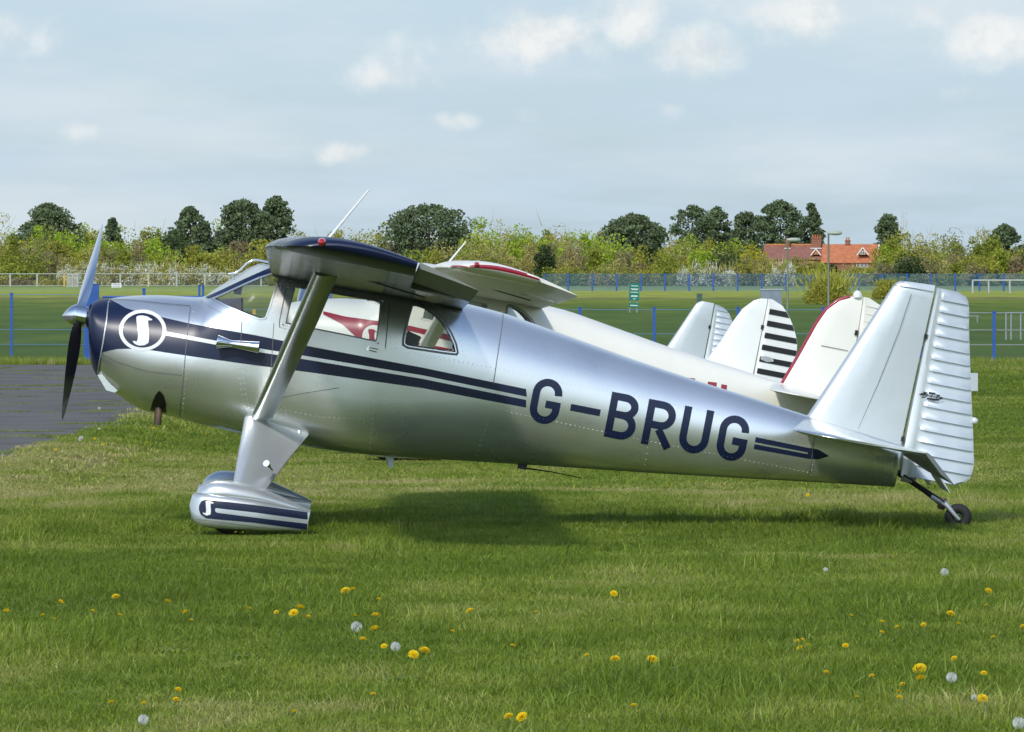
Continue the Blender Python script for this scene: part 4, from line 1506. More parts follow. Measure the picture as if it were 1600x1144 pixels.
gx = np.unique(np.concatenate([np.array([-2500, -1200, -600, -300, -150]), np.linspace(-80, 80, 65), np.array([150, 300, 600, 1200, 2500]), np.array([-4.3, -4.1, -3.9, -3.7, -3.6])]))
gy = np.unique(np.concatenate([np.array([-2500, -800, -200, -50, 0, 20]), np.linspace(30, 130, 51), np.array([160, 220, 300, 400, 550, 750, 1000, 1400, 3000])]))
GX, GY = np.meshgrid(gx, gy)
GZ = gz(GX, GY)
gv = np.stack([GX.ravel(), GY.ravel(), GZ.ravel()], 1)
nx_ = len(gx)
gf = [(j * nx_ + i, j * nx_ + i + 1, (j + 1) * nx_ + i + 1, (j + 1) * nx_ + i) for j in range(len(gy) - 1) for i in range(nx_ - 1)]
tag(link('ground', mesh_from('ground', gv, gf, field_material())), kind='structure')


def edge_x(y):
    """right hand edge of the taxiway"""
    return np.interp(y, [20, 45, 56, 63, 67, 70.5, 74.5, 79, 90, 118], [-5.2, -4.75, -4.58, -4.55, -4.48, -4.40, -4.37, -4.36, -4.34, -4.32]) + 0.05 * np.sin(np.asarray(y) * 1.9) + 0.06 * (vnoise(np.asarray(y) * 1.3, np.asarray(y) * 0 + 3) - 0.5)


ys = np.linspace(22, 118, 193)
av, af = [], []
for y in ys:
    e = float(edge_x(y))
    for x in (-140, -60, -20, -10, -7, e):
        av.append((x, y, 0.004))
for i in range(len(ys) - 1):
    for j in range(5):
        a = i * 6 + j
        af.append((a, a + 1, a + 7, a + 6))
M['asphalt'] = asphalt_material()
tag(link('taxiway', mesh_from('taxiway', av, af, M['asphalt'])), kind='structure')
pv = [(7.6 + 0.4 * math.sin(x * 0.7) * 0 + (x - 7.6), y, 0.004) for y in (122.0, 125.5) for x in np.linspace(7.6, 140, 12)]
tag(link('path', mesh_from('path', pv, [(i, i + 1, 13 + i, 12 + i) for i in range(11)], M['asphalt'])), kind='structure')


# grass blades
def grass_material(name, lo, mid, dry):
    m = bpy.data.materials.new(name)
    m.use_nodes = True
    nt = m.node_tree
    nt.nodes.clear()
    o = nt.nodes.new('ShaderNodeOutputMaterial')
    at = nt.nodes.new('ShaderNodeAttribute')
    at.attribute_type, at.attribute_name = 'INSTANCER', 'tint'
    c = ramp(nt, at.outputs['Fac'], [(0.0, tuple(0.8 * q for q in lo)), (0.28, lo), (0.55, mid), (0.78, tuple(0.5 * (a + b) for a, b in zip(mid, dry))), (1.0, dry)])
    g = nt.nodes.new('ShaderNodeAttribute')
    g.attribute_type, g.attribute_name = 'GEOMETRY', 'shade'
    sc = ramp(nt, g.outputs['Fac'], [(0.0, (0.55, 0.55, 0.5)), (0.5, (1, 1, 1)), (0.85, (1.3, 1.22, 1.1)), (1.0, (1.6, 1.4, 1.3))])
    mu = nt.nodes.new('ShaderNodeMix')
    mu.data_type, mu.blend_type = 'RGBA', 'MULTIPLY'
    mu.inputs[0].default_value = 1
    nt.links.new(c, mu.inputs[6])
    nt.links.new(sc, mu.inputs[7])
    p = nt.nodes.new('ShaderNodeBsdfPrincipled')
    p.inputs['Roughness'].default_value = 0.45
    p.inputs['Specular IOR Level'].default_value = 0.35
    nt.links.new(mu.outputs[2], p.inputs['Base Color'])
    tr = nt.nodes.new('ShaderNodeBsdfTranslucent')
    nt.links.new(mu.outputs[2], tr.inputs[0])
    mx = nt.nodes.new('ShaderNodeMixShader')
    mx.inputs[0].default_value = 0.35
    nt.links.new(p.outputs[0], mx.inputs[1])
    nt.links.new(tr.outputs[0], mx.inputs[2])
    nt.links.new(mx.outputs[0], o.inputs[0])
    return m


M['grass'] = grass_material('grass_blade', (0.172, 0.255, 0.023), (0.268, 0.342, 0.043), (0.50, 0.45, 0.19))


def tuft_mesh(name, nb, rad, h0, h1, w0, lean, seed):
    r = np.random.default_rng(seed)
    v, f, sh = [], [], []
    for _ in range(nb):
        a, d = r.uniform(0, 2 * math.pi), rad * math.sqrt(r.uniform())
        x, y = d * math.cos(a), d * math.sin(a)
        h, w = r.uniform(h0, h1), w0 * r.uniform(0.7, 1.3)
        la, lm = r.uniform(0, 2 * math.pi), lean * r.uniform(0.1, 1.0) * h
        pa = r.uniform(0, math.pi)
        cx, cy = math.cos(pa) * w / 2, math.sin(pa) * w / 2
        dx, dy = math.cos(la) * lm, math.sin(la) * lm
        b = len(v)
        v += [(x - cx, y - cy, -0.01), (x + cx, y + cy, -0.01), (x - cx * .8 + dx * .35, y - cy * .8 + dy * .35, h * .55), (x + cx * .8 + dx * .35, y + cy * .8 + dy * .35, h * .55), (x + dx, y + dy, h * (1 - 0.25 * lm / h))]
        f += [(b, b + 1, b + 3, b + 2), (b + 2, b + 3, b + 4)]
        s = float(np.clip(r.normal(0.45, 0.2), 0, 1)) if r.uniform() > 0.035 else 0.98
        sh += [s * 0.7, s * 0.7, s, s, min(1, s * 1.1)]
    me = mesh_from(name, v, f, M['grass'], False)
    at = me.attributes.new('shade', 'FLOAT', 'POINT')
    at.data.foreach_set('value', sh)
    return me


tufts = bpy.data.collections.new('tufts')
for k, a in enumerate([(70, 0.13, 0.035, 0.075, 0.0042, 0.9), (70, 0.13, 0.03, 0.065, 0.004, 1.0), (60, 0.13, 0.04, 0.095, 0.0045, 0.8), (40, 0.10, 0.08, 0.20, 0.005, 0.7), (80, 0.2, 0.03, 0.07, 0.007, 1.0)]):
    tufts.objects.link(bpy.data.objects.new('tuft_%d' % k, tuft_mesh('tuft', *a, seed=50 + k)))


def rosette_mesh():
    v, f, sh = [], [], []
    r = np.random.default_rng(5)
    for k in range(9):
        a = 2 * math.pi * k / 9 + r.uniform(-.3, .3)
        d, t = np.array([math.cos(a), math.sin(a)]), np.array([-math.sin(a), math.cos(a)])
        L = r.uniform(0.05, 0.10)
        b = len(v)
        for x, w, z in ((0.0, 0.003, 0.01), (0.4, 0.008, 0.035), (0.75, 0.013, 0.04), (1.0, 0.002, 0.025)):
            for q in (-1, 1):
                p = d * L * x + t * q * w
                v.append((p[0], p[1], z))
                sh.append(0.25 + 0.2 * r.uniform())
        f += [(b + 2 * i, b + 2 * i + 1, b + 2 * i + 3, b + 2 * i + 2) for i in range(3)]
    me = mesh_from('rosette', v, f, M['grass'], False)
    me.attributes.new('shade', 'FLOAT', 'POINT').data.foreach_set('value', sh)
    return me


tufts.objects.link(bpy.data.objects.new('tuft_5', rosette_mesh()))


def scatter_nodes():
    ng = bpy.data.node_groups.new('scatter', 'GeometryNodeTree')
    ng.interface.new_socket('Geometry', in_out='INPUT', socket_type='NodeSocketGeometry')
    ng.interface.new_socket('Geometry', in_out='OUTPUT', socket_type='NodeSocketGeometry')
    gi, go = ng.nodes.new('NodeGroupInput'), ng.nodes.new('NodeGroupOutput')
    ci = ng.nodes.new('GeometryNodeCollectionInfo')
    ci.inputs['Collection'].default_value = tufts
    ci.inputs['Separate Children'].default_value = True
    ci.inputs['Reset Children'].default_value = True
    ip = ng.nodes.new('GeometryNodeInstanceOnPoints')
    ip.inputs['Pick Instance'].default_value = True

    def na(name, dt):
        n = ng.nodes.new('GeometryNodeInputNamedAttribute')
        n.data_type = dt
        n.inputs['Name'].default_value = name
        return n.outputs['Attribute']
    ng.links.new(gi.outputs[0], ip.inputs['Points'])
    ng.links.new(ci.outputs[0], ip.inputs['Instance'])
    ng.links.new(na('variant', 'INT'), ip.inputs['Instance Index'])
    ng.links.new(na('turn', 'FLOAT_VECTOR'), ip.inputs['Rotation'])
    ng.links.new(na('size', 'FLOAT_VECTOR'), ip.inputs['Scale'])
    ng.links.new(ip.outputs[0], go.inputs[0])
    return ng


SCATTER = scatter_nodes()


def scatter(name, pts, variant, size, tint):
    n = len(pts)
    me = bpy.data.meshes.new(name)
    me.vertices.add(n)
    me.vertices.foreach_set('co', np.asarray(pts, np.float32).ravel())
    me.attributes.new('variant', 'INT', 'POINT').data.foreach_set('value', np.asarray(variant, np.int32))
    tv = np.zeros((n, 3), np.float32)
    tv[:, 2] = rng.uniform(0, 6.283, n)
    me.attributes.new('turn', 'FLOAT_VECTOR', 'POINT').data.foreach_set('vector', tv.ravel())
    me.attributes.new('size', 'FLOAT_VECTOR', 'POINT').data.foreach_set('vector', np.asarray(size, np.float32).ravel())
    me.attributes.new('tint', 'FLOAT', 'POINT').data.foreach_set('value', np.asarray(tint, np.float32))
    me.materials.append(M['grass'])
    o = link(name, me)
    md = o.modifiers.new('scatter', 'NODES')
    md.node_group = SCATTER
    tag(o, kind='stuff')
    return o


def field_points(y0, y1, dens, margin):
    hw = 0.0815 * y1 + margin
    n = int((y1 - y0) * 2 * hw * dens)
    x, y = rng.uniform(-hw, hw, n), rng.uniform(y0, y1, n)
    k = np.abs(x) < 0.0815 * y + margin
    return x[k], y[k]


def dryness(x, y):
    a = fbm(x * 0.55, y * 0.22, 3, 5)
    b = fbm(x * 1.7, y * 0.9, 11, 4)
    base = 0.22 + 1.0 * (a - 0.5) + 0.6 * (b - 0.5) + 0.6 * (fbm(x * 5.0, y * 2.2, 47, 3) - 0.5)
    # drier ground on the left by the taxiway and in a band under the wing
    base += 0.20 * sstep(-2.0, -4.2, x) * sstep(41, 47, y) + 0.20 * sstep(44.0, 47.0, y) * (1 - sstep(58, 66, y)) * (0.5 + b)
    for bx, by, bw, bh in ((2.05, 37.4, 0.35, 0.10), (1.75, 37.7, 0.14, 0.08), (-0.9, 52.5, 0.5, 0.5), (-1.5, 46.5, 0.4, 0.25), (0.6, 50.0, 0.7, 0.4)):
        base += 0.75 * np.exp(-((x - bx) / bw) ** 2 - ((y - by) / bh) ** 2)
    base += 0.42 * np.exp(-((y - 38.8) / 0.5) ** 2) * sstep(0.2, -2.0, x)
    return base


gxs, gys, gvar, gsz, gti = [], [], [], [], []
for (y0, y1, dens, mar, big) in ((22.0, 34, 95, 1.0, 1.0), (34, 50, 80, 1.2, 1.05), (50, 70, 42, 1.2, 1.35), (70, 119, 14, 1.0, 2.0)):
    x, y = field_points(y0, y1, dens, mar)
    k = x > edge_x(y) + rng.normal(0, 0.06, len(x))
    x, y = x[k], y[k]
    n = len(x)
    dr = dryness(x, y)
    lush = fbm(x * 0.9, y * 0.5, 29, 4)
    v = rng.choice([0, 1, 2], n, p=[0.4, 0.35, 0.25])
    if big > 1.3:
        v[:] = 4
        v[rng.uniform(size=n) < 0.2] = 2
    tall = (rng.uniform(size=n) < 0.012 + 0.05 * (lush > 0.62))
    # unmown round the tail wheel and under the fuselage
    tail = np.exp(-((x - 2.4) / 0.9) ** 2 - ((y - 43.2) / 1.0) ** 2)
    worn = np.exp(-((x + 1.75) / 0.7) ** 4 - ((y - 40.8) / 0.75) ** 4) + np.exp(-((x + 1.1) / 0.9) ** 4 - ((y - 59.6) / 1.3) ** 4)
    tall |= rng.uniform(size=n) < 0.35 * tail
    v[tall & (big < 1.3)] = 3
    s = np.ones((n, 3)) * big * rng.uniform(0.8, 1.2, n)[:, None]
    s[:, 2] *= np.clip(0.55 + 0.9 * lush - 0.25 * dr, 0.4, 1.5) / (big ** 0.6)
    s[v == 3, 2] *= 0.8
    s[:, 2] *= 0.72 * (1 - 0.8 * worn)
    tall &= worn < 0.3
    gxs.append(x); gys.append(y); gvar.append(v); gsz.append(s)
    gti.append(np.clip(0.12 + 1.0 * dr + rng.normal(0, 0.10, n), 0, 1))
x, y = field_points(22, 44, 1.3, 1.0)
k = (fbm(x * 0.8, y * 0.6, 61, 3) > 0.5) & (x > edge_x(y))
x, y = x[k], y[k]
gxs.append(x); gys.append(y); gvar.append(np.full(len(x), 5)); gsz.append(np.ones((len(x), 3)) * rng.uniform(0.5, 0.95, len(x))[:, None]); gti.append(np.clip(rng.normal(0.35, 0.1, len(x)), 0, 1))
# rank strip along the near fence
x = rng.uniform(-13, 14, 2600)
y = np.where(x < -3, 118.4 + rng.exponential(1.2, 2600), 118 + rng.exponential(1.6, 2600))
k = ~((x > 7.4) & (y > 121.5))
x, y = x[k], y[k]
gxs.append(x); gys.append(y); gvar.append(np.full(len(x), 3)); gsz.append(np.ones((len(x), 3)) * rng.uniform(0.45, 1.0, len(x))[:, None]); gti.append(np.clip(rng.normal(0.5, 0.2, len(x)), 0, 1))
X_, Y_ = np.concatenate(gxs), np.concatenate(gys)
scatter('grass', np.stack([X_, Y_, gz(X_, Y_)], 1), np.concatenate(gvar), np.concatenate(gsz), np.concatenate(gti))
# weeds in the cracks of the taxiway
wx, wy = [], []
for _ in range(34):
    cy = 57 + 60 * rng.uniform() ** 0.8
    cx = rng.uniform(-0.085 * cy, -4.5)
    n = int(rng.integers(6, 30))
    wx.append(cx + rng.normal(0, rng.uniform(0.1, 0.45), n))
    wy.append(cy + rng.normal(0, 0.10, n))
for cy in (66, 93):
    n = 40
    xx = rng.uniform(-9, -4.5, n)
    wx.append(xx); wy.append(cy + 0.12 * (xx + 6) + rng.normal(0, 0.05, n))
wx, wy = np.concatenate(wx), np.concatenate(wy)
k = wx < edge_x(wy)
wx, wy = wx[k], wy[k]
sz = np.ones((len(wx), 3)) * rng.uniform(0.5, 1.0, len(wx))[:, None]
sz[:, 2] *= 0.3
scatter('crack_weeds', np.stack([wx, wy, np.full(len(wx), 0.004)], 1), rng.choice([0, 1, 4], len(wx)), sz, np.clip(rng.normal(0.35, 0.25, len(wx)), 0, 1))


# ------------------------------------------------------------------ dandelions
def petal_mat(name, col, tr):
    m, nt, p, N = nodes_of(name)
    p.inputs['Base Color'].default_value = (*col, 1)
    p.inputs['Roughness'].default_value = 0.7
    t = N('ShaderNodeBsdfTranslucent')
    t.inputs[0].default_value = (*col, 1)
    mx = N('ShaderNodeMixShader')
    mx.inputs[0].default_value = tr
    nt.links.new(p.outputs[0], mx.inputs[1])
    nt.links.new(t.outputs[0], mx.inputs[2])
    nt.links.new(mx.outputs[0], nt.nodes['Material Output'].inputs[0])
    return m


M['petal'] = petal_mat('dandelion_yellow', (0.88, 0.66, 0.006), 0.45)
M['clock'] = petal_mat('dandelion_seed_white', (0.78, 0.79, 0.75), 0.5)
M['stem'] = mat('dandelion_stem', (0.16, 0.22, 0.06), 0.5)


def ground_at(px, py):
    d = F * EYE / (py - HY)
    return Vector(((px - CX) * d / F, d, 0))


def flower_mesh():
    v, f = [], []
    r = random.Random(3)
    for ring, (n, rad, z0, z1) in enumerate(((16, 0.021, 0.0, 0.004), (14, 0.017, 0.002, 0.009), (10, 0.011, 0.004, 0.013), (6, 0.005, 0.006, 0.014))):
        for k in range(n):
            w = 2 * math.pi * (k + 0.5 * ring + r.uniform(-.2, .2)) / n
            d, t = Vector((math.cos(w), math.sin(w), 0)), Vector((-math.sin(w), math.cos(w), 0))
            b = len(v)
            v += [t * -0.0012 + Vector((0, 0, z0)), t * 0.0012 + Vector((0, 0, z0)), d * rad + t * 0.003 + Vector((0, 0, z1)), d * rad - t * 0.003 + Vector((0, 0, z1))]
            f.append((b, b + 1, b + 2, b + 3))
    return mesh_from('flower_head', v, f, M['petal'], False)


def clock_mesh():
    v, f = [], []
    for k in range(110):
        z = 1 - 2 * (k + 0.5) / 110
        w = k * 2.39996
        d = Vector((math.sqrt(1 - z * z) * math.cos(w), math.sqrt(1 - z * z) * math.sin(w), z))
        a = d.orthogonal().normalized()
        b_ = d.cross(a)
        c = d * 0.022
        b = len(v)
        v += [c + a * 0.0018, c + b_ * 0.0018, c - a * 0.0018, c - b_ * 0.0018, d * 0.003]
        f += [(b, b + 1, b + 2, b + 3), (b, b + 2, b + 4)]
    return mesh_from('seed_head', v, f, M['clock'], False)


FLOWER, CLOCK = flower_mesh(), clock_mesh()
sv, sf = rings_mesh([[Vector((0.0016 * math.cos(w), 0.0016 * math.sin(w), z)) for w in (0, 1.57, 3.14, 4.71)] for z in (0, 1)])
STEM = mesh_from('flower_stem', sv, sf, M['stem'])


def dandelion(px, py, label, clock=False, h=None, sc=1.0, group='dandelions in the mown grass'):
    g = ground_at(px, py + 14 + rnd.uniform(-3, 3))
    d = g.y
    h = h or max(0.03, (py + 0.0 - py + 14) * d / F * 1.0 + 0.02)
    z = EYE - (py - HY) * d / F
    g.x = (px - CX) * d / F
    z = max(z, 0.05)
    name = 'dandelion_clock' if clock else 'dandelion'
    t = thing(name, label, 'flower', (g.x, d, 0), (0, 0, rnd.uniform(0, 6)), group)
    s = link('flower_stem', STEM, t)
    s.scale = (1, 1, z)
    hd = link('seed_head' if clock else 'flower_head', CLOCK if clock else FLOWER, t)
    hd.location = (0, 0, z)
    hd.rotation_euler = (R(rnd.uniform(-8, 45)), R(rnd.uniform(-25, 25)), 0)
    t.rotation_euler = (0, 0, rnd.uniform(-0.6, 0.6))
    k = sc * rnd.uniform(0.9, 1.12) * (0.95 if clock else 1.08)
    hd.scale = (k, k, k)


big = [(540, 926, 1.2), (551, 925, 1.0), (586, 987, 1.1), (646, 1027, 1.1), (663, 1024, 1.2), (735, 957, 1.15), (567, 1002, 0.9), (587, 963, 1.0), (459, 959, 1.0), (469, 954, 1.1), (1019, 1033, 1.1), (961, 1033, 1.0), (1437, 1050, 1.3),
       (1439, 1070, 1.2), (1485, 964, 1.0), (1535, 1098, 1.0), (816, 1129, 1.1), (795, 1129, 0.9), (959, 930, 0.9), (1544, 924, 0.9), (10, 959, 1.1), (290, 961, 1.0), (261, 944, 0.9), (181, 936, 0.9)]
small = [(67, 964), (84, 968), (145, 957), (187, 965), (95, 943), (299, 970), (390, 956), (432, 957), (482, 968), (555, 964), (592, 937), (707, 987), (600, 1016), (583, 1088), (278, 1081), (225, 1104), (1330, 966), (1378, 974),
         (1402, 983), (1443, 981), (1498, 977), (1378, 990), (1246, 1005), (1254, 1004), (1250, 1016), (1263, 1015), (1321, 1015), (1291, 1058), (1362, 1064), (1410, 1074), (1404, 1087), (1339, 1098), (1491, 1034), (1552, 999), (1537, 1060),
         (1598, 985), (917, 1030), (990, 1112), (1541, 948), (838, 957), (1405, 1095), (801, 1012), (174, 1105), (1043, 760), (1132, 758), (1262, 774), (243, 670), (322, 679), (229, 692), (240, 669), (160, 695), (87, 703), (148, 686), (460, 1118), (275, 1102)]
clocks = [(557, 983, 1.3), (618, 1013, 1.1), (1476, 894, 1.1), (1487, 1064, 1.2), (1290, 892, 0.7), (224, 1134, 1.0), (1592, 1137, 1.2), (127, 684, 0.9), (125, 687, 0.9), (155, 638, 0.8), (155, 670, 0.7), (1522, 1099, 0.6)]
special = {0: 'left bloom of the close dandelion pair farthest up the grass', 1: 'right bloom of the close dandelion pair farthest up the grass', 3: 'left bloom of the close dandelion pair right of two seed clocks',
           4: 'right bloom of the close dandelion pair right of two seed clocks', 12: 'largest dandelion bloom, upper of two below the rudder', 13: 'large dandelion bloom just below the largest one', 16: 'right bloom of the dandelion pair at the bottom edge',
           17: 'left bloom of the dandelion pair at the bottom edge', 5: 'single full dandelion bloom alone below the rear cabin window'}
COLUMNS = [(0, 165, 'the propeller'), (165, 290, 'the round nose emblem'), (290, 495, 'the main wheel fairings'), (495, 615, 'the door window'), (615, 760, 'the rear cabin window'), (760, 900, 'the first letter G'),
           (900, 1050, 'the letters B and R'), (1050, 1190, 'the letters U and G'), (1190, 1310, 'the arrow stripe'), (1310, 1420, 'the tail fin'), (1420, 1620, 'the rudder')]
ROWS = [(0, 730, 'by the taxiway edge'), (730, 800, 'in the grass just behind the belly'), (800, 951, 'in the far row of blooms'), (951, 976, 'in the second row of blooms'), (976, 1010, 'in the middle of the foreground'), (1010, 1052, 'in the near foreground'), (1052, 1085, 'low in the foreground'), (1085, 1200, 'close to the bottom edge')]
cells = {}
every = [(px, py, s, 'open') for px, py, s in big] + [(px, py, 0.5, 'small') for px, py in small]
for i, (px, py, s, kind) in enumerate(every):
    if i in special:
        continue
    key = (kind, next(c for a, b, c in COLUMNS if a <= px < b), next(r for a, b, r in ROWS if a <= py < b))
    cells.setdefault(key, []).append(i)
labels = dict(special)
NTH = {1: [''], 2: ['left', 'right'], 3: ['left', 'middle', 'right'], 4: ['leftmost', 'second', 'third', 'rightmost']}
for (kind, c, r), ids in cells.items():
    ids.sort(key=lambda i: every[i][0])
    for k, i in enumerate(ids):
        nth = NTH[len(ids)][k] if len(ids) <= 4 else 'number %d from the left' % (k + 1)
        labels[i] = (nth + ' ' + kind + ' yellow dandelion below ' + c + ', ' + r).strip()
for i, (px, py, s, kind) in enumerate(every):
    dandelion(px, py, labels[i], sc=s if kind == 'open' else 0.62)
cl_lab = ['largest white dandelion clock, beside yellow blooms under the wing', 'second white dandelion clock, right of the largest one', 'white dandelion clock in the grass below the tail wheel', 'white dandelion clock right of the two largest blooms',
          'tiny white dandelion clock left of the tail wheel', 'white dandelion clock at the bottom left edge', 'white dandelion clock in the bottom right corner', 'right of two tiny dandelion clocks at the taxiway edge', 'left of two tiny dandelion clocks at the taxiway edge',
          'tiny white dandelion clock far out on the taxiway crack', 'tiny white dandelion clock on the taxiway below the propeller', 'small white dandelion clock beside a bloom at lower right']
for i, (px, py, s) in enumerate(clocks):
    dandelion(px, py, cl_lab[i], True, sc=s, group='dandelion clocks in the grass')


# ------------------------------------------------------------------ trees and scrub
def leaf_mat(name, col, vary, tr=0.38):
    col = tuple(c * (1.6 if name != 'pine_needles' else 2.2) for c in col)  # leaf colours lifted, partly in place of distance haze
    m, nt, p, N = nodes_of(name)
    g = N('ShaderNodeNewGeometry')
    n = N('ShaderNodeTexNoise')
    n.inputs['Scale'].default_value, n.inputs['Detail'].default_value = 0.55, 5
    nt.links.new(g.outputs['Position'], n.inputs['Vector'])
    lo, hi = tuple(c * (1 - vary) for c in col), tuple(c * (1 + vary) for c in col)
    c = ramp(nt, n.outputs[0], [(0.3, lo), (0.5, col), (0.7, hi)])
    ri = N('ShaderNodeMath', operation='MULTIPLY_ADD')
    nt.links.new(g.outputs['Random Per Island'], ri.inputs[0])
    ri.inputs[1].default_value, ri.inputs[2].default_value = 0.45, 0.78
    mu = N('ShaderNodeMix', data_type='RGBA', blend_type='MULTIPLY')
    mu.inputs[0].default_value = 1
    nt.links.new(c, mu.inputs[6])
    nt.links.new(ri.outputs[0], mu.inputs[7])
    nt.links.new(mu.outputs[2], p.inputs['Base Color'])
    p.inputs['Roughness'].default_value = 0.7
    p.inputs['Specular IOR Level'].default_value = 0.2
    t = N('ShaderNodeBsdfTranslucent')
    nt.links.new(mu.outputs[2], t.inputs[0])
    mx = N('ShaderNodeMixShader')
    mx.inputs[0].default_value = tr
    nt.links.new(p.outputs[0], mx.inputs[1])
    nt.links.new(t.outputs[0], mx.inputs[2])
    nt.links.new(mx.outputs[0], nt.nodes['Material Output'].inputs[0])
    return m


LF = dict(pine=leaf_mat('pine_needles', (0.062, 0.082, 0.040), 0.35, 0.2), lime=leaf_mat('young_lime_leaves', (0.23, 0.30, 0.028), 0.25), olive=leaf_mat('olive_leaves', (0.225, 0.22, 0.036), 0.3),
          brown=leaf_mat('bare_brown_twigs', (0.185, 0.165, 0.082), 0.3), straw=leaf_mat('straw_twigs', (0.285, 0.255, 0.085), 0.25), green=leaf_mat('mid_green_leaves', (0.18, 0.20, 0.030), 0.3),
          dark=leaf_mat('dark_green_leaves', (0.040, 0.062, 0.022), 0.3), white=leaf_mat('blackthorn_blossom', (0.46, 0.46, 0.40), 0.2), gold=leaf_mat('golden_leaves', (0.32, 0.28, 0.02), 0.2), rust=leaf_mat('rusty_twigs', (0.195, 0.145, 0.080), 0.25))
M['bark'] = mat('bark', (0.10, 0.08, 0.06), 0.9, vary=0.3, vscale=3)


def quads(c, size, flat=0.0):
    """small leaf faces at the given centres, random orientation"""
    n = len(c)
    a = rng.normal(size=(n, 3))
    a /= np.linalg.norm(a, axis=1)[:, None]
    b = rng.normal(size=(n, 3))
    if flat:
        a[:, 2] *= 1 - flat
        b[:, 2] *= 1 - flat
        a /= np.linalg.norm(a, axis=1)[:, None]
    b -= a * np.sum(a * b, 1)[:, None]
    b /= np.linalg.norm(b, axis=1)[:, None]
    s = np.asarray(size).reshape(-1, 1) * rng.uniform(0.6, 1.3, (n, 1))
    t = s * rng.uniform(0.45, 0.9, (n, 1))
    v = np.stack([c - a * s, c + b * t, c + a * s, c - b * t], 1).reshape(-1, 3)
    return v


def lobe_points(n, c, r, shell=0.55):
    d = rng.normal(size=(n, 3))
    d /= np.linalg.norm(d, axis=1)[:, None]
    k = (shell + (1 - shell) * rng.uniform(size=(n, 1)) ** 0.6)
    return np.asarray(c) + d * k * np.asarray(r)


def fast_mesh(name, v, mats, midx=None):
    n = len(v) // 4
    me = bpy.data.meshes.new(name)
    me.vertices.add(len(v))
    me.vertices.foreach_set('co', v.astype(np.float32).ravel())
    me.loops.add(n * 4)
    me.polygons.add(n)
    me.loops.foreach_set('vertex_index', np.arange(n * 4, dtype=np.int32))
    me.polygons.foreach_set('loop_start', np.arange(n, dtype=np.int32) * 4)
    for m in mats:
        me.materials.append(m)
    if midx is not None:
        me.polygons.foreach_set('material_index', midx.astype(np.int32))
    me.update()
    me.validate()
    return me


def dome(w, h, nl, leaf, per, wisp=0.0, seed_shape=0.6):
    """a rounded bushy crown of width w and height h standing on z=0"""
    out = []
    for k in range(nl):
        a, d = rng.uniform(0, 2 * math.pi), math.sqrt(rng.uniform())
        x, y = d * math.cos(a) * w * 0.38, d * math.sin(a) * w * 0.30
        top = 1.06 * h * (1 - 0.40 * d ** 2) * rng.uniform(0.82, 1.0)
        r = rng.uniform(0.19, 0.33) * min(w, h)
        zc = rng.uniform(0.25, 1.0) * max(top - r * 0.8, r * 0.5)
        q_ = per * 3 // 5
        out.append(lobe_points(q_, (x, y, zc), (r, r, r * rng.uniform(0.7, 1.0)), 0.5))
        out.append(lobe_points(per - q_, (x * 0.9, y * 0.9, max(zc - 1.3 * r, r * 0.4)), (r * 1.25, r * 1.25, r * 1.2), 0.5))
    c = np.concatenate(out)
    c = c[c[:, 2] > 0.05]
    v = quads(c, np.full(len(c), leaf))
    if wisp:
        n = int(wisp)
        x, y = rng.normal(0, w * 0.24, n), rng.normal(0, w * 0.18, n)
        z0 = rng.uniform(0.3, 0.85, n) * h
        L = rng.uniform(0.08, 0.25, n) * h
        dx, dy = rng.normal(0, 0.25, n) * L + x * 0.12, rng.normal(0, 0.25, n) * L
        p0 = np.stack([x, y, z0], 1)
        p1 = p0 + np.stack([dx, dy, L], 1)
        o = np.stack([np.full(n, 0.035), np.full(n, 0.0), np.zeros(n)], 1)
        v = np.concatenate([v, np.stack([p0 - o, p0 + o, p1 + o * 0.3, p1 - o * 0.3], 1).reshape(-1, 3)])
    return v


def pine_crown(w, h, z0, npad, per, leaf, conic=0.0):
    out = []
    for k in range(npad):
        t = (k + rng.uniform()) / npad
        prof = max(1 - t ** (4.0 if conic < 0.3 else 2.2), 0.0) ** 0.55 * (1 - conic * t) * (0.82 + 0.18 * math.sin(7 * t + w))
        rad = w / 2 * prof
        a = rng.uniform(0, 2 * math.pi)
        r = rng.uniform(0.075, 0.145) * w * (1 - 0.3 * t)
        d = max(rad - 0.3 * r, 0.0) * (0.2 + 0.8 * rng.uniform() ** 0.4)
        z = z0 + (h - z0) * t - r * 0.3
        c = (d * math.cos(a), d * math.sin(a) * 0.8, z)
        out.append(lobe_points(per, c, (r, r, r * 0.55), 0.35))
    c = np.concatenate(out)
    return quads(c, np.full(len(c), leaf))


def trunk_mesh(h, r, w, limbs=5):
    mb = MB()
    mb.bar((0, 0, -0.2), (0.02 * h, 0, h * 0.55), r, 0, 7)
    mb.bar((0.02 * h, 0, h * 0.5), (0.0, 0, h * 0.9), r * 0.55, 0, 6)
    for k in range(limbs):
        a = 2 * math.pi * k / limbs + rnd.uniform(-.4, .4)
        z = h * rnd.uniform(0.3, 0.7)
        mb.bar((0, 0, z), (math.cos(a) * w * 0.35, math.sin(a) * w * 0.3, z + h * rnd.uniform(0.1, 0.25)), r * 0.35, 0, 5)
    me = mesh_from('trunk', mb.v, mb.f, M['bark'], True)
    return me


def place(px, py_base, d):
    return Vector(((px - CX) * d / F, d, 0))


def height(py_top, d):
    return EYE + (HY - py_top) * d / F


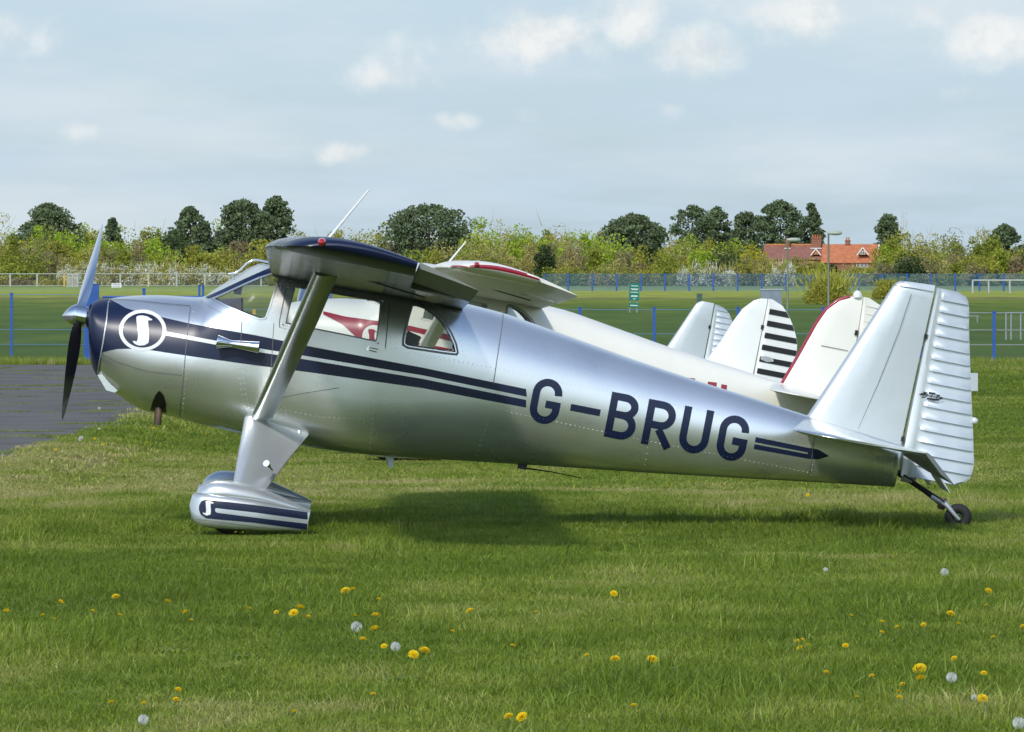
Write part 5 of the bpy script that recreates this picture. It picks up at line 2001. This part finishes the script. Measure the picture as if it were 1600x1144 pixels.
# dark pines standing above the scrub, (left px, right px, top py, distance, kind, label)
pines = [(22, 132, 316, 1060, 0.1, 'broad dark pine crowns at the far left above the scrub'),
         (162, 190, 339, 1120, 0.1, 'small dark pine peeping above scrub behind the propeller'),
         (266, 328, 321, 1010, 0.15, 'upright dark pine above the engine cowling'),
         (340, 420, 310, 1020, 0.2, 'left of two touching dark pines before the wing'),
         (395, 468, 304, 1030, 0.35, 'right of two touching dark pines, reaching behind the wing nose'),
         (602, 737, 318, 1000, 0.05, 'largest broad dark pine above the middle of the wing'),
         (944, 1036, 333, 1050, 0.05, 'flat-topped dark pine left of the pine group by the house'),
         (1050, 1114, 319, 1225, 0.2, 'leftmost pine of the dark group left of the house'),
         (1092, 1152, 322, 1235, 0.3, 'second pine of the dark group left of the house'),
         (1136, 1194, 329, 1245, 0.2, 'lowest pine of the dark group left of the house'),
         (1185, 1252, 311, 1225, 0.2, 'tallest dark pine behind the left lamp post'),
         (1246, 1288, 315, 1230, 0.5, 'narrow pointed pine behind the right lamp post'),
         (1358, 1418, 333, 1225, 0.35, 'dark pine beside the telecom mast'),
         (1540, 1598, 350, 1060, 0.1, 'small dark pine at the right edge of the photo')]
for (x0, x1, top, d, con, lab) in pines:
    w = (x1 - x0) * d / F
    h = height(top, d)
    t = thing('pine_tree', lab, 'tree', place((x0 + x1) / 2, 0, d), (0, 0, 0), 'dark pines above the scrub')
    link('trunk', trunk_mesh(h * 0.85, 0.28, w * 0.6), t)
    v = pine_crown(w * (1.5 if w > 9 else 1.75), h * 0.98, h * 0.10, 150 if w < 8 else 240, 55, 0.26, con)
    link('crown', fast_mesh('crown', v, [LF['pine']]), t)

# separate bushes and trees that stand out: (left, right, top, distance, leaf, label, name)
singles = [(0, 80, 372, 940, 'green', 'rounded mid-green bush at the far left behind the rail fence', 'bush'),
           (38, 75, 341, 1000, 'lime', 'lime green young tree below the far left pines', 'tree'),
           (80, 120, 341, 1005, 'lime', 'lime green young tree right of the far left pines', 'tree'),
           (236, 285, 366, 985, 'lime', 'lime green bush below the upright pine', 'bush'),
           (328, 385, 372, 985, 'lime', 'lime green bush low between the upright pine and the wing', 'bush'),
           (620, 668, 384, 944, 'green', 'green bush under the largest pine', 'bush'),
           (755, 795, 389, 944, 'green', 'bright round bush right of the cream wing aerial', 'bush'),
           (836, 864, 366, 945, 'dark', 'dark grey-green shrub above the cream wing', 'bush'),
           (905, 960, 362, 985, 'lime', 'lime green tree left of the flat-topped pine', 'tree'),
           (940, 985, 354, 1000, 'lime', 'lime green tree beneath the flat-topped pine', 'tree'),
           (1098, 1170, 374, 944, 'dark', 'dark green spreading bush below the pine group', 'bush'),
           (1150, 1200, 366, 990, 'gold', 'golden-leaved tree left of the house roof', 'tree'),
           (1230, 1264, 363, 1190, 'lime', 'lime green tree between the lamp posts behind the house', 'tree'),
           (1230, 1262, 389, 990, 'green', 'green bush in front of the house, right of the left lamp', 'bush'),
           (1236, 1300, 399, 980, 'olive', 'olive brown thorn bush in front of the house', 'bush'),
           (1360, 1400, 391, 990, 'green', 'green bush at the gable end of the house', 'bush'),
           (1398, 1446, 382, 942, 'dark', 'dark rounded tree right of the house', 'tree'),
           (1580, 1640, 375, 985, 'dark', 'dark tree cut by the right edge of the photo', 'tree'),
           (1545, 1570, 376, 990, 'lime', 'lime green young tree near the right edge', 'tree'),
           (1430, 1475, 412, 960, 'green', 'low green bush behind the fin tip', 'bush')]
for (x0, x1, top, d, leaf, lab, nm) in singles:
    w = (x1 - x0) * d / F
    h = height(top, d)
    t = thing('deciduous_tree' if nm == 'tree' else nm, lab, nm, place((x0 + x1) / 2, 0, d), (0, 0, 0))
    link('trunk', trunk_mesh(h * 0.8, 0.12, w * 0.7, 4), t)
    link('crown', fast_mesh('crown', dome(w * 1.12, h, 26, 0.20, 90, 0), [LF[leaf]]), t)
# two bushes in the near field
for (x0, x1, top, base, leaf, lab) in ((1258, 1332, 422, 476, 'olive', 'olive green bush on the field beside the right lamp post'), (1368, 1398, 437, 468, 'olive', 'small olive bush between the lamp posts and the silver fin')):
    d = F * EYE / (base - HY)
    w, h = (x1 - x0) * d / F, height(top, d)
    t = thing('bush', lab, 'bush', place((x0 + x1) / 2, 0, d))
    link('trunk', trunk_mesh(h * 0.7, 0.04, w * 0.6, 5), t)
    link('crown', fast_mesh('crown', dome(w * 1.1, h * 1.03, 40, 0.055, 170, 400), [LF[leaf]]), t)

# the scrub belt that reads as one mass
keys = list(LF)
vs, ms = [], []
tops = pchip([-80, 0, 100, 200, 300, 420, 480, 560, 640, 760, 800, 860, 900, 960, 1040, 1120, 1180, 1300, 1380, 1460, 1540, 1600, 1680], [342, 344, 348, 352, 350, 352, 356, 360, 358, 344, 346, 352, 348, 356, 370, 374, 384, 372, 366, 366, 366, 372, 370])


def add_bush(px, top, d, wpx, leaf, per=70, nl=14, size=0.2, wisp=40):
    w, h = wpx * d / F, height(top, d)
    v = dome(w, h, nl, size, per, wisp)
    v = v + np.array([(px - CX) * d / F, d, 0])
    vs.append(v)
    ms.append(np.full(len(v) // 4, keys.index(leaf)))


hidden_by_house = lambda px, d: 1180 < px < 1385
for row, (d0, d1, drop, step) in enumerate(((1080, 1160, 0, 24), (1020, 1060, 10, 26), (975, 1005, 26, 26), (950, 968, 46, 24))):
    px = -120
    while px < 1720:
        px += step * rnd.uniform(0.7, 1.3)
        d = rnd.uniform(d0, d1)
        top = tops(px) - 14 + drop * rnd.uniform(0.7, 1.3) + rnd.uniform(-9, 7)
        if 1185 < px < 1380 and row in (0, 1):
            continue
        if 1185 < px < 1380:
            top = max(top, (397 if px < 1288 else 404) + rnd.uniform(0, 6))
        if 1000 < px < 1400 and row == 3:
            top = max(top, 402 + rnd.uniform(-2, 8))
        lf = rnd.choices(['olive', 'brown', 'straw', 'lime', 'green', 'rust', 'dark'], [6, 2, 3, 5, 4, 0.4, 0.8] if row < 3 else [4, 4, 3, 0.8, 3, 2, 1.2])[0]
        add_bush(px, top, d, rnd.uniform(34, 62), lf, 120, 16, 0.21 if lf not in ('brown', 'straw', 'rust') else 0.17, 8 if lf in ('brown', 'straw', 'rust') else 0)
# low bank of bramble and grass at the foot of the belt
px = -100
while px < 1720:
    px += rnd.uniform(9, 16)
    left = px < 370
    add_bush(px, rnd.uniform(406, 413) if 850 < px < 1075 else rnd.uniform(418, 427) if not left else rnd.uniform(426, 432), rnd.uniform(925, 940), rnd.uniform(24, 40), rnd.choice(['olive', 'green', 'straw', 'olive'] if 850 < px < 1075 else ['green', 'olive', 'dark', 'straw', 'green'] if not left else ['rust', 'brown', 'olive', 'straw']), 60, 9, 0.16, 0)
# the belt runs on beyond both sides of the frame
for lo_, hi_ in ((-1000, -120), (1720, 2600)):
    for d0, d1, dt in ((1040, 1120, 0), (955, 985, 34)):
        px = lo_
        while px < hi_:
            px += rnd.uniform(20, 34)
            add_bush(px, 346 + dt + rnd.uniform(-8, 12), rnd.uniform(d0, d1), rnd.uniform(40, 70), rnd.choice(['olive', 'brown', 'straw', 'lime', 'green', 'olive']), 60, 12, 0.32, 0)
scrub = link('scrub', fast_mesh('scrub', np.concatenate(vs), [LF[k] for k in keys], np.concatenate(ms)))
tag(scrub, kind='stuff')


# blackthorn in blossom: hedges that can be told apart
def hedge(x0, x1, tops_, d, lab, mix=('white', 'straw', 'olive'), wts=(5, 2, 1.2), per=64):
    v_, m_ = [], []
    px = x0
    t = thing('blackthorn_hedge', lab, 'hedge', place((x0 + x1) / 2, 0, d))
    off = t.location
    while px < x1:
        tp = float(np.interp(px, *zip(*tops_))) + rnd.uniform(-2, 3)
        w, h = rnd.uniform(16, 28) * d / F, height(tp, d)
        dd = d + rnd.uniform(-3, 3)
        for lf, n in zip(mix, wts):
            vv = dome(w, h, max(2, int(n * 2)), 0.13, per, 10) + np.array([(px - CX) * d / F - off.x, dd - d, 0])
            v_.append(vv)
            m_.append(np.full(len(vv) // 4, mix.index(lf)))
        px += rnd.uniform(8, 13)
    link('blossom', fast_mesh('blossom', np.concatenate(v_), [LF[k] for k in mix], np.concatenate(m_)), t)
    mb = MB()
    for k in range(12):
        x = (x0 + (x1 - x0) * (k + 0.5) / 12 - CX) * d / F - off.x
        mb.bar((x, 0, -0.1), (x + rnd.uniform(-.3, .3), 0.2, 1.4), 0.05, 0, 5)
    mb.build('stems', M['bark'], t)


hedge(96, 368, [(96, 412), (130, 407), (260, 407), (330, 410), (368, 420)], 920, 'long grey-white blackthorn hedge in blossom behind the rail fence', ('white', 'straw', 'olive'), (3.2, 3.4, 1.4))
hedge(1068, 1145, [(1068, 412), (1090, 403), (1110, 404), (1145, 420)], 920, 'white blossoming blackthorn below the dark spreading bush', ('white', 'straw', 'green'), (4, 1.2, 1))
hedge(1130, 1222, [(1130, 408), (1170, 396), (1215, 398), (1222, 404)], 930, 'straw-coloured hedge running up to the house', ('straw', 'olive', 'brown'), (4, 2, 1))
hedge(1205, 1240, [(1205, 414), (1218, 394), (1228, 400), (1240, 416)], 922, 'small white blossoming thorn behind the left lamp post', ('white', 'straw', 'olive'), (4, 1, 0.5))

# ------------------------------------------------------------------ house
M['brick'] = mat('red_brick', (0.27, 0.11, 0.07), 0.85, vary=0.2, vscale=2)
M['tile_o'] = mat('orange_roof_tiles', (0.46, 0.155, 0.07), 0.8, vary=0.22, vscale=1.4)
M['tile_r'] = mat('dull_red_roof_tiles', (0.25, 0.105, 0.08), 0.8, vary=0.2, vscale=1.4)
M['ridge'] = mat('ridge_tiles', (0.55, 0.22, 0.06), 0.8)
M['trim'] = mat('white_trim', (0.75, 0.75, 0.73), 0.5)
M['win'] = mat('window_glass_dark', (0.06, 0.07, 0.08), 0.1)
DH = 1150.0
sH = F / DH
hx = lambda px: (px - CX) * DH / F
hz = lambda py: EYE + (HY - py) * DH / F


def prism_roof(x0, x1, y0, y1, ze, zr, m, name, parent, over=0.3):
    mb = MB()
    ym = (y0 + y1) / 2
    t = 0.18
    sl = (zr - ze) / (ym - y0)
    for s, (ya, yb) in ((1, (y0 - over, ym)), (-1, (y1 + over, ym))):
        za = ze - over * sl
        v = [(x0 - over, ya, za), (x1 + over, ya, za), (x1 + over, yb, zr), (x0 - over, yb, zr)]
        v += [(a, b, c + t) for a, b, c in v]
        mb.add(v, [(0, 1, 2, 3), (4, 5, 6, 7), (0, 1, 5, 4), (1, 2, 6, 5), (2, 3, 7, 6), (3, 0, 4, 7)])
    return mb.build(name, m, parent)


house = thing('brick_house', 'red brick house with orange tiled roof and tall chimneys behind the lamp posts', 'house', (hx(1280), DH, 0), (0, 0, R(-9)))
X = lambda px: hx(px) - hx(1280)


def gable_wall(x0, x1, y0, y1, ze, zr, name='wall'):
    ym = (y0 + y1) / 2
    v = [(x0, y0, 0), (x0, y1, 0), (x0, y1, ze), (x0, ym, zr), (x0, y0, ze), (x1, y0, 0), (x1, y1, 0), (x1, y1, ze), (x1, ym, zr), (x1, y0, ze)]
    mb = MB()
    mb.add(v, [(0, 1, 2, 3, 4), (5, 9, 8, 7, 6), (0, 4, 9, 5), (1, 6, 7, 2), (0, 5, 6, 1)])
    return mb.build(name, M['brick'], house)


gable_wall(X(1285), X(1368), 0, 7, hz(409), hz(383.5))
prism_roof(X(1285), X(1368), 0, 7, hz(409), hz(383), M['tile_o'], 'roof', house)
gable_wall(X(1192), X(1284), 1.0, 7.0, hz(404), hz(384.5))
rl = prism_roof(X(1192), X(1284), 1.0, 7.0, hz(404), hz(384), M['tile_r'], 'roof', house)
mb = MB()
mb.box((X(1238), 4.0, hz(384) + 0.22), (X(1284) - X(1192), 0.4, 0.25))
mb.build('ridge_tiles', M['ridge'], rl)
for px, w, zt, zb in ((1272.5, 1.75, 367, 390), (1227, 0.75, 372, 388), (1321.5, 0.8, 371, 388)):
    mb = MB()
    z0, z1 = hz(zb), hz(zt + 4)
    mb.box((X(px), 3.6, (z0 + z1) / 2), (w, 1.0, z1 - z0))
    mb.box((X(px), 3.6, z1 - 0.15), (w + 0.22, 1.2, 0.2))
    mb.box((X(px), 3.6, z1 - 0.7), (w + 0.12, 1.1, 0.12))
    ch = mb.build('chimney', M['brick'], house)
    n = 4 if w > 1 else 2
    for k in range(n):
        lathe('chimney_pot', (X(px) + (k - (n - 1) / 2) * w / n, 3.6, z1 - 0.03), (X(px) + (k - (n - 1) / 2) * w / n, 3.6, z1 + 0.5), [(0, 0.15), (0.8, 0.12), (0.85, 0.15), (1, 0.14)], M['tile_o'], ch, 8)
    mb = MB()
    mb.box((X(px), 3.0, hz(388)), (w + 0.35, 0.3, 0.14))
    mb.build('flashing', M['trim'], ch)
# white barge boards: two small gablets and the end gable
for px, pyb, hw, hh, y in ((1274, 398, 6.6, 8.0, 0.9), (1348.5, 398, 8.0, 10.0, -0.1)):
    zb, zt = hz(pyb), hz(pyb - hh)
    mb = MB()
    w = hw / sH
    fac = [(X(px) - w, y, zb), (X(px) + w, y, zb), (X(px), y, zt)]
    bk = [(p[0], 3.2, p[2]) for p in fac]
    mb.add(fac + bk, [(0, 1, 2), (3, 5, 4), (0, 2, 5, 3), (1, 4, 5, 2)])
    gb = mb.build('gablet', M['tile_o'], house)
    mb = MB()
    for s in (-1, 1):
        mb.bar((X(px) + s * (w + 0.15), y - 0.12, zb - 0.1), (X(px), y - 0.12, zt + 0.12), 0.13)
    mb.build('barge_board', M['trim'], gb)
    if px > 1300:
        mb = MB()
        mb.box((X(px), y - 0.06, zb + 0.35), (0.75, 0.08, 0.6))
        g2 = mb.build('window_frame', M['trim'], gb)
        mb = MB()
        for s in (-1, 1):
            mb.box((X(px) + s * 0.17, y - 0.105, zb + 0.35), (0.24, 0.02, 0.45))
        mb.build('window', M['win'], gb)
mb = MB()
for y0_, y1_ in ((-0.35, 3.5), (7.35, 3.5)):
    mb.bar((X(1368) + 0.34, y0_, hz(409) - 0.3), (X(1368) + 0.34, y1_, hz(382.5)), 0.14)
mb.build('barge_board', M['trim'], house)
for px in (1341, 1347, 1354):
    mb = MB()
    mb.box((X(px), -0.05, hz(413.5)), (0.62, 0.1, 1.0))
    wf = mb.build('window', M['trim'], house)
    mb = MB()
    for s in (-1, 1):
        mb.box((X(px) + s * 0.13, -0.11, hz(413.5)), (0.2, 0.02, 0.8))
    mb.build('window_pane', M['win'], wf)


# ------------------------------------------------------------------ fences
def mesh_panel_mat(name, col, fac):
    m = bpy.data.materials.new(name)
    m.use_nodes = True
    nt = m.node_tree
    nt.nodes.clear()
    o = nt.nodes.new('ShaderNodeOutputMaterial')
    t = nt.nodes.new('ShaderNodeBsdfTransparent')
    d = nt.nodes.new('ShaderNodeBsdfPrincipled')
    d.inputs['Base Color'].default_value = (*col, 1)
    d.inputs['Roughness'].default_value = 0.6
    mx = nt.nodes.new('ShaderNodeMixShader')
    mx.inputs[0].default_value = fac
    nt.links.new(t.outputs[0], mx.inputs[1])
    nt.links.new(d.outputs[0], mx.inputs[2])
    nt.links.new(mx.outputs[0], o.inputs[0])
    return m


M['mesh'] = mesh_panel_mat('blue_wire_mesh', (0.02, 0.075, 0.12), 0.08)
M['mesh_far'] = mesh_panel_mat('far_blue_wire_mesh', (0.03, 0.12, 0.25), 0.34)
M['mesh_grey'] = mesh_panel_mat('grey_wire_mesh', (0.30, 0.32, 0.30), 0.06)


def post(name, x, y, z0, z1, w, m, parent):
    mb = MB()
    mb.box((x, y, (z0 + z1) / 2), (w, w, z1 - z0))
    mb.box((x, y, z1 + 0.01), (w + 0.015, w + 0.015, 0.02))
    return mb.build(name, m, parent)


def fence(name, lab, xs_, d, h, pw, pm, mm, wires, wm, wr=0.008, rail=None):
    t = thing(name, lab, 'fence', ((xs_[0] + xs_[-1]) / 2, d, 0))
    ox = t.location.x
    first = None
    for x in xs_:
        if first is None:
            first = post('fence_post', 0, 0, -0.2, h, pw, pm, t)
            first.location = (x - ox, 0, 0)
        else:
            c = first.copy()
            COL.objects.link(c)
            c.location = (x - ox, 0, 0)
    if mm:
        v = [(xs_[0] - ox, 0.03, 0.03), (xs_[-1] - ox, 0.03, 0.03), (xs_[-1] - ox, 0.03, h - 0.03), (xs_[0] - ox, 0.03, h - 0.03)]
        link('wire_mesh', mesh_from('wire_mesh', v, [(0, 1, 2, 3)], mm, False), t)
    for z in wires:
        tube('fence_wire', [(xs_[0] - ox, -0.01, z), (xs_[-1] - ox, -0.01, z)], wr, wm, t, 5)
    return t


DN = 128.0
sN = F / DN
nx = lambda px, d=DN: (px - CX) * d / F
nh = lambda py, d=DN: EYE + (HY - py) * d / F
M['wire_b'] = mat('blue_coated_wire', (0.10, 0.22, 0.36), 0.5)
HN = nh(459, 132)
fence('mesh_fence', 'blue posted wire mesh fence left of the propeller', [nx(-64 - 84 * k, 132) for k in range(8, -1, -1)] + [nx(18, 132), nx(133, 132)], 132, HN, 0.055, M['blue_steel'], M['mesh'], [HN - 0.02, HN * 0.42, HN * 0.18], M['wire_b'], 0.007)
fence('mesh_fence', 'blue posted wire mesh fence behind the row of tail fins', [nx(px, 128) for px in (330, 468, 606, 744, 906, 1022, 1153, 1286, 1420)], 128, nh(481, 128), 0.06, M['blue_steel'], M['mesh'], [nh(484, 128), nh(484, 128) * 0.5], M['wire_b'], 0.007)
fence('mesh_fence', 'blue posted wire mesh fence right of the rudder', [nx(px, 126.5) for px in (1437, 1553, 1675, 1795, 1915, 2035, 2155)], 126.5, nh(488, 126.5), 0.065, M['blue_steel'], M['mesh'], [nh(516, 126.5), nh(539, 126.5), nh(489, 126.5)], M['steel'], 0.011)
# gate behind the propeller
gate = thing('gate', 'blue tubular steel gate behind the propeller and cowling', 'gate', (nx(225, 124), 124, 0))
gx0 = gate.location.x
for px, top, w in ((146.5, 445, 0.2), (187, 560, 0.11), (311.5, 447, 0.045), (317.5, 447, 0.045), (225, 452, 0.06), (136, 466, 0.07)):
    if px == 187:
        top = 500
    post('gate_post', nx(px, 124) - gx0, 0, -0.1, nh(top, 124), w, M['blue_steel'], gate)
for z in (nh(464, 124), nh(505, 124), nh(560, 124)):
    tube('gate_rail', [(nx(160, 124) - gx0, 0, z), (nx(316, 124) - gx0, 0, z)], 0.022, M['blue_steel'], gate, 8)
v = [(nx(160, 124) - gx0, 0.03, 0.05), (nx(316, 124) - gx0, 0.03, 0.05), (nx(316, 124) - gx0, 0.03, nh(466, 124)), (nx(160, 124) - gx0, 0.03, nh(466, 124))]
link('gate_mesh', mesh_from('gate_mesh', v, [(0, 1, 2, 3)], M['mesh'], False), gate)
# blue and yellow posts seen through the cabin
M['yellow'] = mat('yellow_post_paint', (0.55, 0.36, 0.04), 0.5)
b1 = link('marker_post', post('marker_post', 0, 0, 0, 0.98, 0.06, M['yellow'], None).data)
for o in [o for o in COL.objects if o.name.startswith('marker_post') and o != b1]:
    bpy.data.objects.remove(o)
b1.location = (nx(397, 126), 126, 0)
tag(b1, 'yellow marker post seen through the windshield side window', 'post')

# far blue fence round the pitch
DF_ = 643.0
xf = [nx(850 + 37.8 * k, DF_) for k in range(34)]
fence('pitch_fence', 'long far blue mesh fence along the foot of the trees', xf, DF_, 1.77, 0.16, M['blue_steel'], M['mesh_far'], [1.74], M['wire_b'], 0.02)
# galvanised rail fence at far left
M['grey_rail'] = mat('pale_grey_rail', (0.36, 0.40, 0.34), 0.6)
DW = 900.0
rf = thing('rail_fence', 'far pale rail fence with a single top rail, left of the cabin', 'fence', (nx(150, DW), DW, 0))
ox = rf.location.x
for px in (-28, 16, 58, 100.5, 146, 188, 232, 276, 320, 364, 408):
    post('fence_post', nx(px, DW) - ox, 0, 0, 1.75, 0.24, M['yellow'] if px in (100.5,) else mat('tan_post', (0.5, 0.42, 0.22), 0.6) if px == 232 else M['grey_rail'], rf)
tube('fence_rail', [(nx(-40, DW) - ox, -0.02, 1.79), (nx(420, DW) - ox, -0.02, 1.79)], 0.07, M['grey_rail'], rf, 6)
tube('fence_rail', [(nx(-40, DW) - ox, -0.02, 0.12), (nx(420, DW) - ox, -0.02, 0.12)], 0.05, M['grey_rail'], rf, 6)
v = [(nx(-40, DW) - ox, 0.1, 0.1), (nx(420, DW) - ox, 0.1, 0.1), (nx(420, DW) - ox, 0.1, 1.72), (nx(-40, DW) - ox, 0.1, 1.72)]
link('wire_mesh', mesh_from('wire_mesh', v, [(0, 1, 2, 3)], M['mesh_grey'], False), rf)


# frames: goal, cage, hurdles
def frame_thing(name, lab, cat, px0, px1, py0, py1, d, posts_px, m, r, depth, parts=('upright', 'crossbar'), mesh=None, group=None):
    t = thing(name, lab, cat, (nx((px0 + px1) / 2, d), d, 0), group=group)
    ox = t.location.x
    zt = nh(py0, d)
    for px in posts_px:
        tube(parts[0], [(nx(px, d) - ox, 0, 0), (nx(px, d) - ox, 0, zt)], r, m, t, 6)
        if depth:
            tube('back_stay', [(nx(px, d) - ox, 0, zt), (nx(px, d) - ox, depth * 0.45, zt), (nx(px, d) - ox, depth, 0)], r * 0.7, m, t, 6)
    tube(parts[1], [(nx(px0, d) - ox, 0, zt), (nx(px1, d) - ox, 0, zt)], r, m, t, 6)
    if mesh:
        v = [(nx(px0, d) - ox, 0.04, 0.02), (nx(px1, d) - ox, 0.04, 0.02), (nx(px1, d) - ox, 0.04, zt), (nx(px0, d) - ox, 0.04, zt)]
        link('netting', mesh_from('netting', v, [(0, 1, 2, 3)], mesh, False), t)
    return t


M['goal'] = mat('goal_white', (0.45, 0.47, 0.47), 0.5)
frame_thing('football_goal', 'white football goal at the far right by the blue fence', 'goal', 1520, 1612, 438, 458, 576, (1520, 1545, 1578, 1612), M['goal'], 0.065, 1.6)
frame_thing('goal_cage', 'grey netted cage on the far left field', 'cage', 105, 122, 429.5, 449, 840, (105, 113.5, 122), M['goal'], 0.06, 1.2, mesh=mesh_panel_mat('cage_net', (0.45, 0.45, 0.44), 0.5))
frame_thing('mesh_hurdle', 'galvanised mesh hurdle behind the fence at right', 'barrier', 1572, 1640, 489, 531, 164, (1572, 1580, 1595, 1612, 1640), M['steel'], 0.022, 0, mesh=M['mesh_grey'])
frame_thing('mesh_hurdle', 'small grey rail beyond the fence just right of the rudder', 'barrier', 1500, 1530, 494, 505, 222, (1500, 1527), M['steel'], 0.02, 0)

# ------------------------------------------------------------------ signs, boxes, lamps, mast
M['sign_green'] = mat('sign_green', (0.015, 0.20, 0.14), 0.4)
M['sign_grey'] = mat('sign_edge_grey', (0.14, 0.16, 0.17), 0.5)
M['cabinet'] = mat('grey_cabinet', (0.20, 0.24, 0.29), 0.5, vary=0.15, vscale=3)
M['cab_dark'] = mat('dark_green_box', (0.05, 0.10, 0.09), 0.5)
ds = 282.0
sg = thing('notice_board', 'green notice board with white lines of text on two legs', 'sign', (nx(990, ds), ds, 0), (R(0), R(2), R(18)))
ss = F / ds
mb = MB()
zt, zb = nh(442, ds), nh(476, ds)
mb.box((0, 0, (zt + zb) / 2 + 0.08), (0.46, 0.05, (zt - zb) - 0.2))
bd = mb.build('board', M['sign_green'], sg)
mb = MB()
mb.box((0, 0, zb - 0.03), (0.46, 0.05, 0.20))
mb.build('lower_board', M['sign_green'], sg)
mb = MB()
for z, w in ((0.86, 0.34), (0.72, 0.36), (0.68, 0.28), (0.56, 0.38), (0.40, 0.30), (0.36, 0.32), (0.25, 0.12)):
    mb.box((0, -0.028, zb + 0.02 + z * 0.95), (w, 0.004, 0.03))
mb.box((0, -0.028, zb - 0.04), (0.36, 0.004, 0.04))
mb.build('text_lines', M['white'], bd)
mb = MB()
for s in (-1, 1):
    mb.box((s * 0.17, 0.05, (zb) / 2 + 0.3), (0.05, 0.05, zb + 0.7))
mb.build('leg', M['steel'], sg)


def cabinet(name, lab, px0, px1, top, base, m, lid=True):
    d = F * EYE / (base - HY)
    t = thing(name, lab, 'cabinet', (nx((px0 + px1) / 2, d), d, 0))
    w, h = (px1 - px0) * d / F, nh(top, d)
    mb = MB()
    mb.box((0, 0, h / 2), (w * 0.96, w * 0.5, h))
    mb.build('case', m, t)
    mb = MB()
    mb.box((0, 0, h + 0.02), (w, w * 0.56, 0.06))
    mb.build('lid', M['steel'] if lid else m, t)
    for s in (-1, 1):
        mb = MB()
        mb.box((s * w * 0.23, -w * 0.255, h * 0.5), (w * 0.43, 0.02, h * 0.86))
        mb.build('cabinet_door', m, t)
    return t


cabinet('utility_cabinet', 'grey utility cabinet behind the striped rudder', 1187.5, 1222, 453, 484, M['cabinet'])
cabinet('utility_cabinet', 'small dark green box on the field behind the farthest fin', 1088.5, 1097.5, 460, 472, M['cab_dark'], False)
cabinet('utility_cabinet', 'small blue box by the rail fence at far left', 3.5, 8.5, 437, 446.6, M['blue_steel'], False)
dsb = 760.0
sgn = thing('field_sign', 'small white sign on the far field right of the propeller', 'sign', (nx(182, dsb), dsb, 0))
mb = MB()
mb.box((0, 0, nh(446, dsb)), (1.2, 0.06, 0.5))
b = mb.build('board', M['trim'], sgn)
mb = MB()
for k in (-1, 1):
    mb.box((0, -0.035, nh(446, dsb) + 0.1 * k), (0.95, 0.01, 0.09))
mb.build('text_lines', mat('sign_grey_text', (0.25, 0.28, 0.33), 0.6), b)
mb = MB()
for s in (-1, 1):
    mb.box((s * 0.45, 0.05, 0.1), (0.08, 0.06, 0.35))
mb.build('leg', M['steel'], sgn)

M['lamp_pole'] = mat('olive_green_lamp_paint', (0.13, 0.16, 0.10), 0.5, vary=0.1)
M['lamp_head'] = mat('grey_green_lamp_head', (0.36, 0.40, 0.34), 0.45)


def lamp(px, top, base, lab, yaw):
    d = F * EYE / (base - HY)
    t = thing('street_lamp', lab, 'street lamp', (nx(px, d), d, 0), (0, 0, R(yaw)), 'lamp posts beyond the fence')
    h = nh(top, d)
    tube('pole', [(0, 0, 0), (0, 0, 0.5), (0, 0, 0.52), (0, 0, h)], [0.062, 0.062, 0.045, 0.036], M['lamp_pole'], t, 10)
    mb = MB()
    rings = []
    for x, r in ((-0.04, 0.02), (0.0, 0.055), (0.15, 0.085), (0.33, 0.095), (0.48, 0.07), (0.54, 0.02)):
        rings.append([Vector((x, math.cos(a) * r * 1.1, h + 0.02 + math.sin(a) * r)) for a in (2 * math.pi * k / 10 for k in range(10))])
    me = mesh_from('lamp_head', *rings_mesh(rings), M['lamp_head'])
    fix_normals(me, 50)
    link('lamp_head', me, t)


lamp(1230.5, 375.5, 494, 'left and lower of two lamp posts beyond the fence', 3)
lamp(1294.5, 365, 497, 'right and taller of two lamp posts beyond the fence', -3)

dm = 1080.0
mast = thing('telecom_mast', 'thin telecom mast rising right of a dark pine', 'mast', (nx(1412, dm), dm, 0))
M['mast'] = mat('pale_mast_grey', (0.50, 0.53, 0.56), 0.5)
mb = MB()
ht = nh(332, dm)
for s, u in ((-1, -1), (1, -1), (0, 1)):
    mb.bar((s * 0.5, u * 0.4, 0), (s * 0.35, u * 0.3, ht), 0.05)
for k in range(14):
    z = ht * k / 14
    mb.bar((-0.48, -0.4, z), (0.45, -0.4, z + ht / 14), 0.03)
    mb.bar((0.48, -0.4, z), (-0.45, -0.4, z + ht / 14), 0.03)
mb.build('lattice', M['mast'], mast)
for x, z, hh in ((-0.75, ht - 2.3, 1.6), (0.75, ht - 2.2, 1.6), (0.2, ht - 1.7, 1.3), (0.0, ht - 4, 1.0)):
    mb = MB()
    mb.box((x, -0.5, z), (0.32, 0.18, hh))
    mb.bar((x, -0.4, z), (0, -0.3, z), 0.04)
    mb.build('antenna_panel', M['mast'], mast)
mb = MB()
mb.bar((-1.6, -0.3, ht), (1.0, -0.3, ht - 0.1), 0.04)
mb.bar((0.4, -0.3, ht - 0.5), (0.4, -0.3, ht + 0.6), 0.03)
mb.build('cross_arm', M['mast'], mast)
